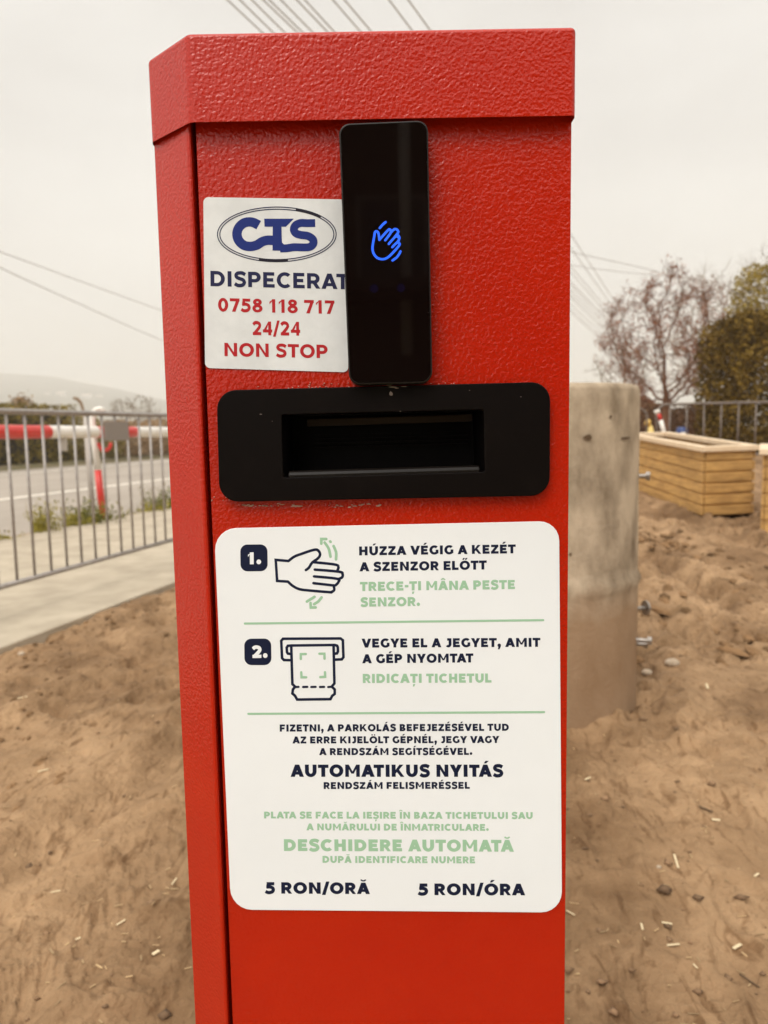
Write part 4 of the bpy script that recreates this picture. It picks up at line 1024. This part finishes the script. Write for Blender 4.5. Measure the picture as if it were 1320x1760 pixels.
# ------------------------------------------------------------------ things behind the planter
pw = [D(1143, 757, 12.6), D(1139.5, 738, 12.6), D(1135, 722, 12.6), D(1131, 711, 12.6), D(1128, 705, 12.6)]
pole = thing('striped_pole', Vector((pw[0].x + .1, pw[0].y, 0)), 'short white pole with a red band leaning over the planter rim', 'pole')
mb = MB(); mb.tube([pw[0] + Vector((.09, 0, -.72)), pw[0], pw[1], pw[2]], .036, 12); mb.build('shaft', WHT, pole, smooth=True)
mb = MB(); mb.tube([pw[2], pw[3]], .037, 12); mb.build('red_band', RED, pole, smooth=True)
mb = MB(); mb.tube([pw[3], pw[4]], [.038, .052], 12); mb.build('tip', WHT, pole, smooth=True)
def lumpy(mb, c, rx, ry, rz, seed, n=20, mrows=12):
    prof = []
    vs, fs = [], []
    for i in range(mrows + 1):
        th = math.pi * i / mrows
        for k in range(n):
            ph = 2 * math.pi * k / n; d = Vector((math.sin(th) * math.cos(ph), math.sin(th) * math.sin(ph), math.cos(th)))
            s = 1 + .18 * noise.noise(d * 2.2 + Vector((seed, 0, 0))); vs.append(Vector(c) + Vector((d.x * rx, d.y * ry, d.z * rz)) * s)
    for i in range(mrows):
        for k in range(n): fs.append((i * n + k, i * n + (k + 1) % n, (i + 1) * n + (k + 1) % n, (i + 1) * n + k))
    mb.add(vs, fs)
ysk = mat('yellow_plastic', (0.68, 0.50, 0.16), rough=.5, bump=.5, bscale=20, bdist=.02)
c0 = D(1117, 742, 15); sack = thing('yellow_sack', Vector((c0.x, c0.y, 0)), 'yellow tied plastic sack behind the planter near the concrete ring', 'sack')
mb = MB(); lumpy(mb, Vector((c0.x, c0.y, c0.z - .30)), .12, .12, .42, 3); mb.build('bag', ysk, sack, smooth=True)
mb = MB(); lumpy(mb, D(1113.5, 727, 15), .062, .06, .075, 9); mb.build('tied_neck', mat('yellow_plastic_dark', (0.58, 0.36, 0.08), rough=.5), sack, smooth=True)
c0 = D(1172, 744, 15); drum = thing('blue_drum', Vector((c0.x, c0.y, 0)), 'small blue plastic drum with a pale label behind the planter', 'drum')
zt_ = D(1172, 734, 15).z
mb = MB(); mb.lathe((c0.x, c0.y, 0), [(.10, 0), (.11, .02), (.11, zt_ - .30), (.115, zt_ - .29), (.115, zt_ - .26), (.11, zt_ - .25), (.11, zt_ - .06), (.095, zt_ - .02), (.06, zt_)], 24); mb.build('shell', mat('blue_plastic', (0.02, 0.045, 0.16), rough=.4), drum, smooth=True)
mb = MB(); vs = []
for k in range(9):
    a = R(-120) + R(60) * k / 8
    vs += [Vector((c0.x + .1125 * math.cos(a), c0.y + .1125 * math.sin(a), zt_ - .24)), Vector((c0.x + .1125 * math.cos(a), c0.y + .1125 * math.sin(a), zt_ - .10))]
mb.add(vs, [(2 * k, 2 * k + 2, 2 * k + 3, 2 * k + 1) for k in range(8)]); mb.build('pale_label', WHT, drum, fix=False)

# shed beyond the shrubs
def house(name, c, wx, wy, hw, hr_, wm_, rm_, label, cat, rot=0.0, win=0, group=None):
    c = Vector(c); root = thing(name, c, label, cat, group); ca, sa = math.cos(rot), math.sin(rot)
    f = lambda x, y, z: c + Vector((x * ca - y * sa, x * sa + y * ca, z))
    mb = MB(); a, b = wx / 2, wy / 2
    mb.add([f(-a, -b, 0), f(a, -b, 0), f(a, b, 0), f(-a, b, 0), f(-a, -b, hw), f(a, -b, hw), f(a, b, hw), f(-a, b, hw), f(-a, 0, hw + hr_ * .97), f(a, 0, hw + hr_ * .97)],
           [(0, 1, 5, 4), (2, 3, 7, 6), (1, 2, 6, 9, 5), (3, 0, 4, 8, 7)]); mb.build('wall', wm_, root)
    mb = MB(); o_ = .06 * wx; th = .06 * hr_ + .05
    for s in (-1, 1):
        y0, z0_ = s * (b + o_), hw - o_ * hr_ / b
        mb.add([f(-a - o_, y0, z0_), f(a + o_, y0, z0_), f(a + o_, 0, hw + hr_), f(-a - o_, 0, hw + hr_), f(-a - o_, y0, z0_ + th), f(a + o_, y0, z0_ + th), f(a + o_, 0, hw + hr_ + th), f(-a - o_, 0, hw + hr_ + th)],
               [(0, 1, 2, 3), (7, 6, 5, 4), (0, 4, 5, 1), (1, 5, 6, 2), (3, 7, 4, 0), (2, 6, 7, 3)])
    mb.build('roof', rm_, root)
    wmat = bpy.data.materials.get('dark_pane') or mat('dark_pane', (0.03, 0.03, 0.035), rough=.15)
    for k in range(win):
        mb = MB(); x = (k - (win - 1) / 2) * wx / win; q = f(x, -b - .02, hw * .55); mb.box(q, Vector((ca, sa, 0)) * wx / win * .25, Vector((-sa, ca, 0)) * .02, (0, 0, hw * .22)); mb.build('window', wmat, root)
    return root
p = D(1098, 740, 34); p.z = 0
house('shed', p, 1.9, 3.0, 1.25, .95, mat('shed_board', (0.13, 0.06, 0.03), rough=.9), mat('russet_roof', (0.20, 0.075, 0.035), rough=.85, col2=(0.14, 0.05, 0.025), vscale=3), 'low shed with a reddish brown roof, partly behind the concrete ring', 'shed', rot=R(80), win=1)
pw_ = mat('pale_wall', (0.78, 0.74, 0.68), rough=.9); pr2 = mat('far_roof', (0.42, 0.35, 0.30), rough=.9)
def on_hill(px, py, rx_=0):
    d0 = ray(px, py); d0 = d0 / d0.y
    yk = np.interp(px, [q[0] for q in ((0, 640), (100, 647), (200, 668), (290, 688))], [640, 647, 668, 688]); dr_ = ray(px, yk); ridge = (dr_ / dr_.y).z * 1600 + EYE
    for k in range(200):
        dist = 705 + 4.4 * k; q = (dist - 700) / 900
        if ridge * q ** 1.1 - 1.5 >= d0.z * dist + EYE: break
    return Vector((d0.x * dist, dist, d0.z * dist + EYE - 1.0))
for px, py, sz, lb in ((106, 680, 12, 'white house on the hazy hillside, left of the drooping stalk'), (150, 684, 13, 'long pale house on the hazy hillside, just right of the drooping stalk'), (171, 683, 9, 'small pale house on the hazy hillside, farthest right'), (82, 678, 7, 'tiny pale house on the hazy hillside, farthest left')):
    house('hillside_house', on_hill(px, py), sz, sz * .7, sz * .35, sz * .25, pw_, pr2, lb, 'house', rot=R(-12), win=2, group='houses on the hazy hillside')

# ------------------------------------------------------------------ overhead wires
wire_m = mat('grey_cable', (0.42, 0.39, 0.36), rough=.7)
def wire(pts, z, rad, label, grp):
    q = []
    for i, p in enumerate(pts): q.append(G(p[0], p[1], z))
    q = [Vector(x) for x in catmull([tuple(x) for x in q], 10)]
    mb = MB(); mb.tube(q, rad, 6); return tag(mb.build('overhead_wire', wire_m, smooth=True), label, 'wire', grp)
tops = [((389.5, 0), (439, 48)), ((410, 0), (456, 48)), ((431, 0), (477, 48)), ((453, 0), (504, 48)), ((463, 0), (512, 48)), ((482, 0), (528, 48)), ((510, 0), (553, 45)), ((523, 0), (563, 45)), ((572, 0), (611, 45)), ((592, 0), (630, 45)), ((669.5, 0), (703, 43)), ((703, 0), (736, 43))]
ends = [((979, 468), (1040, 590)), ((979, 458), (1043, 588)), ((979, 450), (1047, 584)), ((979, 432), (1050, 580)), ((979, 428), (1053, 577)), ((979, 420), (1056, 573)), ((980, 408), (1058, 570)), ((980, 402), (1060, 566)), ((985, 400), (1063, 562)), ((990, 396), (1066, 558)), ((1000, 392), (1070, 552)), ((1010, 385), (1074, 546))]
order = ['leftmost', 'second from left', 'third from left', 'fourth from left', 'fifth from left', 'sixth from left', 'seventh from left', 'eighth from left', 'ninth from left', 'third from right', 'second from right', 'rightmost']
for i, ((a, b), (c, e)) in enumerate(zip(tops, ends)):
    aa = (a[0] - 1.6 * (b[0] - a[0]), a[1] - 1.6 * (b[1] - a[1])); q0, q1, q2 = G(*aa, 7.0), G(b[0] + 3.0 * (b[0] - a[0]), b[1] + 3.0 * (b[1] - a[1]), 7.0), G(*e, 7.0)
    mb = MB(); mb.tube([q0 * (1 - t) ** 2 + q1 * 2 * t * (1 - t) + q2 * t * t for t in np.linspace(0, 1, 36) ** 1.5], .0105, 6)
    tag(mb.build('overhead_wire', wire_m, smooth=True), 'thin grey overhead wire, %s of those crossing above the machine cap' % order[i], 'wire', 'overhead wires above the machine')
wire([(-120, 394), (0, 433), (140, 484), (279, 534), (420, 583)], 6.0, .013, 'upper of the two grey wires in the sky left of the machine', 'overhead wires at left')
wire([(-120, 398), (0, 460), (140, 524), (281, 586), (420, 640)], 5.6, .014, 'lower of the two grey wires in the sky left of the machine', 'overhead wires at left')
wire([(930, 420), (980, 433), (1080, 455), (1170, 476), (1260, 495)], 7.4, .013, 'upper grey wire slanting down into the pale trees at right', 'overhead wires at right')
wire([(930, 447), (1015, 461), (1090, 470), (1170, 477), (1260, 488)], 7.2, .012, 'lower, flatter grey wire running into the pale trees at right', 'overhead wires at right')

# ------------------------------------------------------------------ litter on the mud
straw_m = mat('straw', (0.70, 0.57, 0.36), rough=.7, island=.2)
stone_m = mat('pale_stone', (0.50, 0.41, 0.31), rough=.8, col2=(0.38, 0.29, 0.20), vscale=40)
twig_m = mat('dark_twig', (0.10, 0.06, 0.03), rough=.9)
def straw(px, py, lpx, ang, label, wpx=3.4, mt=straw_m, name='straw_piece', grp='straw pieces on the mud'):
    g = G(px, py); k = g.y / FPX; d = Vector((math.cos(ang), math.sin(ang) * 1.6, 0)); d.normalize()
    z = hz(g.x, g.y) + .004; ln = lpx * k; nn = Vector((-d.y, d.x, 0))
    mb = MB(); c = Vector((g.x, g.y, z)); tl = Vector((0, 0, .15))
    mb.box(c, (d + tl * .12) * ln / 2, nn * wpx * k / 2, (0, 0, .0012)); o = mb.build(name, mt, None, bevel=.0006); return tag(o, label, 'straw' if mt is straw_m else 'twig', grp)
for a in ((1162, 1483, 44, R(72), 'longest pale straw, pointing away from the viewer, right of the sign', 4), (1215, 1187, 24, R(65), 'short upright-looking straw right of the concrete ring foot', 4),
          (1157, 1622, 24, R(3), 'flat straw lying sideways, lower right, left of a thicker one', 4), (1267, 1621, 22, R(20), 'thick cream straw near the right edge', 6),
          (1103, 1598, 18, R(75), 'short straw beside the machine, right of the sign bottom', 4), (1146, 1591, 18, R(-12), 'brownish flat straw right of the short upright one', 4),
          (978, 1571, 26, R(-40), 'slanting straw against the right edge of the machine', 2.5), (300, 1522, 20, R(75), 'upright pale straw close to the left edge of the machine', 2.5),
          (208, 1583, 18, R(40), 'slanting straw on the mud at lower left', 3.5), (268, 1637, 14, R(35), 'wide cream straw at lower left', 7),
          (75, 1332, 18, R(20), 'forked pale straw at middle left', 3), (1010, 1344, 14, R(25), 'small pale straw below the concrete ring', 3.5), (1230, 1424, 14, R(-10), 'small thick straw above the lower footprint at right', 5),
          (1300, 1506, 14, R(25), 'short straw by the right edge of the photo', 4), (1195, 1661, 12, R(-70), 'tiny straw standing above the bottom footprint', 3), (134, 1605, 10, R(25), 'crumb of pale straw at lower left', 4),
          (40, 1219, 16, R(20), 'faint straw at the left edge of the mud', 3), (95, 1532, 18, R(10), 'faint straw left of the slanting ones', 2.5)):
    straw(*a[:5], wpx=a[5])
straw(1207, 1390, 40, R(-42), 'dark twig lying on the mud at right', 4, twig_m, 'twig', 'twigs on the mud')
straw(1288, 1678, 42, R(-50), 'forked dark twig near the lower right corner', 3, twig_m, 'twig', 'twigs on the mud')
rg = random.Random(21); mb = MB()
for _ in range(170):
    px, py = rg.choice((rg.uniform(0, 330), rg.uniform(975, 1320))), rg.uniform(1120, 1790)
    g = G(px, py)
    if g.x * NV.x + g.y * NV.y > CURB - .05 or (Vector((g.x, g.y, 0)) - RC).length < .4: continue
    a = rg.uniform(0, 6.28); d = Vector((math.cos(a), math.sin(a), rg.gauss(0, .1))); nn = Vector((-d.y, d.x, 0)); ln = rg.uniform(.003, .011)
    mb.box((g.x, g.y, hz(g.x, g.y) + .002), d * ln, nn * rg.uniform(.0006, .0016), (0, 0, .0006))
kind(tag(mb.build('straw_crumbs', mat('straw_dull', (0.42, 0.29, 0.15), rough=.8, island=.35)), 'fine straw crumbs scattered over the mud', 'straw'), 'stuff')
mb = MB()
for _ in range(260):
    px, py = rg.choice((rg.uniform(-40, 340), rg.uniform(970, 1360), rg.uniform(970, 1360))), 900 + 900 * rg.random() ** 1.3
    g = G(px, py); n_ = g.x * NV.x + g.y * NV.y
    if n_ > CURB - .03 or (Vector((g.x, g.y, 0)) - RC).length < .38 or (g.x > 3.4 and g.y > 7): continue
    r_ = min(abs(rg.gauss(0, .006)) + .002, .018); c = Vector((g.x, g.y, hz(g.x, g.y) + r_ * .25)); vs = []
    for d in ((1, 0, 0), (0, 1, 0), (-1, 0, 0), (0, -1, 0), (0, 0, 1), (0, 0, -1)): vs.append(c + Vector(d) * r_ * rg.uniform(.4, 1.6) * (1 if d[2] == 0 else .45))
    mb.add(vs, [(0, 1, 4), (1, 2, 4), (2, 3, 4), (3, 0, 4), (1, 0, 5), (2, 1, 5), (3, 2, 5), (0, 3, 5)])
kind(tag(mb.build('mud_clods', mat('clod', (0.21, 0.125, 0.065), rough=.9, island=.4), fix=False, smooth=True), 'small crumbs and clods of mud scattered over the ground', 'clods'), 'stuff')
mb = MB(); rg = random.Random(64)
def clod(x, y, a, b, rot, hgt):
    c = Vector((x, y, hz(x, y) - hgt * .1)); n_ = 9; ca, sa = math.cos(rot), math.sin(rot); vs = []
    for lv, (k_, z_) in enumerate(((1.0, 0), (.82, .6), (.4, 1.0))):
        for i in range(n_):
            t = 6.283 * i / n_; u, v = a * k_ * math.cos(t) * rg.uniform(.7, 1.25), b * k_ * math.sin(t) * rg.uniform(.7, 1.25)
            vs.append(c + Vector((u * ca - v * sa, u * sa + v * ca, hgt * z_ * rg.uniform(.7, 1.25))))
    fs = [(l * n_ + i, l * n_ + (i + 1) % n_, (l + 1) * n_ + (i + 1) % n_, (l + 1) * n_ + i) for l in range(2) for i in range(n_)] + [tuple(2 * n_ + i for i in range(n_))]
    mb.add(vs, fs)
k = 0
while k < 620:                                        # freshly turned clods lying in rows where the wheels passed
    if rg.random() < .72: x, y = rg.uniform(.95, 4.2), rg.uniform(3.3, 7.2)
    else:
        q = ST(rg.uniform(1.2, 6), CURB - abs(rg.gauss(0, .45)) - .06); x, y = q.x, q.y
    if noise.noise(Vector((x * 2.6 + y * .35, y * .75, 3))) < .02 or (x > 2.9 and y > 6.3) or x * NV.x + y * NV.y > CURB - .05: continue
    s_ = rg.uniform(.010, .034) if y > 3.2 and x > 0 else rg.uniform(.005, .013); clod(x, y, s_, s_ * rg.uniform(1.2, 2.8), rg.gauss(-.05, .3), s_ * rg.uniform(.5, .9)); k += 1
kind(tag(mb.build('turned_clods', mat('turned_soil', (0.19, 0.112, 0.056), rough=.95, spec=.1, island=.35, bump=.5, bscale=120), smooth=False), 'dark freshly turned clods lying in the wheel tracks', 'clods'), 'stuff')
for px, py, rp, lb in ((1155, 1150, 11, 'pale stone on the mud right of the concrete ring foot'), (1112, 1152, 8, 'grey stone touching the foot of the concrete ring'), (1117, 1170, 7, 'lower grey stone at the foot of the concrete ring'), (1132, 1496, 4, 'tiny white pebble left of the longest straw'), (38, 1144, 5, 'small white pebble below the pavement edge')):
    g = G(px, py); r_ = rp * g.y / FPX; mb = MB(); lumpy(mb, (g.x, g.y, hz(g.x, g.y) + r_ * .3), r_ * 1.2, r_, r_ * .7, px, 12, 8)
    tag(mb.build('stone', stone_m, smooth=True), lb, 'stone', 'stones on the mud')

# ------------------------------------------------------------------ building the machine faces (mirrored in the black glass)
bw = mat('dark_render', (0.085, 0.065, 0.05), rough=.9, col2=(0.07, 0.052, 0.04), vscale=2)
bpos = Vector((4.6, -11.0, 0)); bl = thing('building', bpos, 'dark building behind the viewpoint, mirrored in the black glass panel', 'building')
mb = MB(); mb.box(bpos + Vector((0, -3, 3.2)), (6.0, 0, 0), (0, 3, 0), (0, 0, 3.2)); mb.build('wall', bw, bl)
mb = MB(); mb.box(bpos + Vector((0, -3, 6.52)), (6.3, 0, 0), (0, 3.4, 0), (0, 0, .11)); mb.build('roof', mat('dark_roof', (0.06, 0.045, 0.04), rough=.9), bl)
colm = mat('streak_pipe_pale', (0.55, 0.5, 0.44), rough=.7)
mb = MB(); mb.tube([bpos + Vector((-4.2, .1, 2.2)), bpos + Vector((-4.2, .1, 6.2))], .09, 10); mb.build('streak_pipe', colm, bl, smooth=True)  # invented pale pipe, added to mirror as a vertical streak in the glass
mb = MB(); mb.box(bpos + Vector((-1.6, .5, 3.1)), (4.0, 0, 0), (0, .55, 0), (0, 0, .09)); mb.build('porch_roof', bpy.data.materials['dark_roof'], bl)
for k in range(4):
    mb = MB(); mb.box(bpos + Vector((-4.4 + 2.9 * k, .0, 3.9)), (.55, 0, 0), (0, .03, 0), (0, 0, .7)); f_ = mb.build('window', mat('window_frame', (.25, .22, .2), .6), bl)
    mb = MB(); mb.box(bpos + Vector((-4.4 + 2.9 * k, .032, 3.9)), (.48, 0, 0), (0, .003, 0), (0, 0, .63)); mb.build('pane', bpy.data.materials['dark_pane'], f_)

# ------------------------------------------------------------------ damp winter air
HZ = True
if HZ:
    mb = MB(); mb.box((0, 1000, 74), (3000, 0, 0), (0, 1300, 0), (0, 0, 76))
    hmt = bpy.data.materials.new('air'); hmt.use_nodes = True; t = hmt.node_tree; t.nodes.clear()
    o_ = t.nodes.new('ShaderNodeOutputMaterial'); v_ = t.nodes.new('ShaderNodeVolumePrincipled'); v_.inputs['Color'].default_value = (0.985, 0.975, 0.955, 1); v_.inputs['Anisotropy'].default_value = 0.3; v_.inputs['Density'].default_value = 0.0010
    t.links.new(v_.outputs[0], o_.inputs['Volume'])
    hzb = mb.build('haze', hmt); kind(hzb, 'stuff')
    tag(hzb, 'pale damp haze over the far hillside', 'haze')
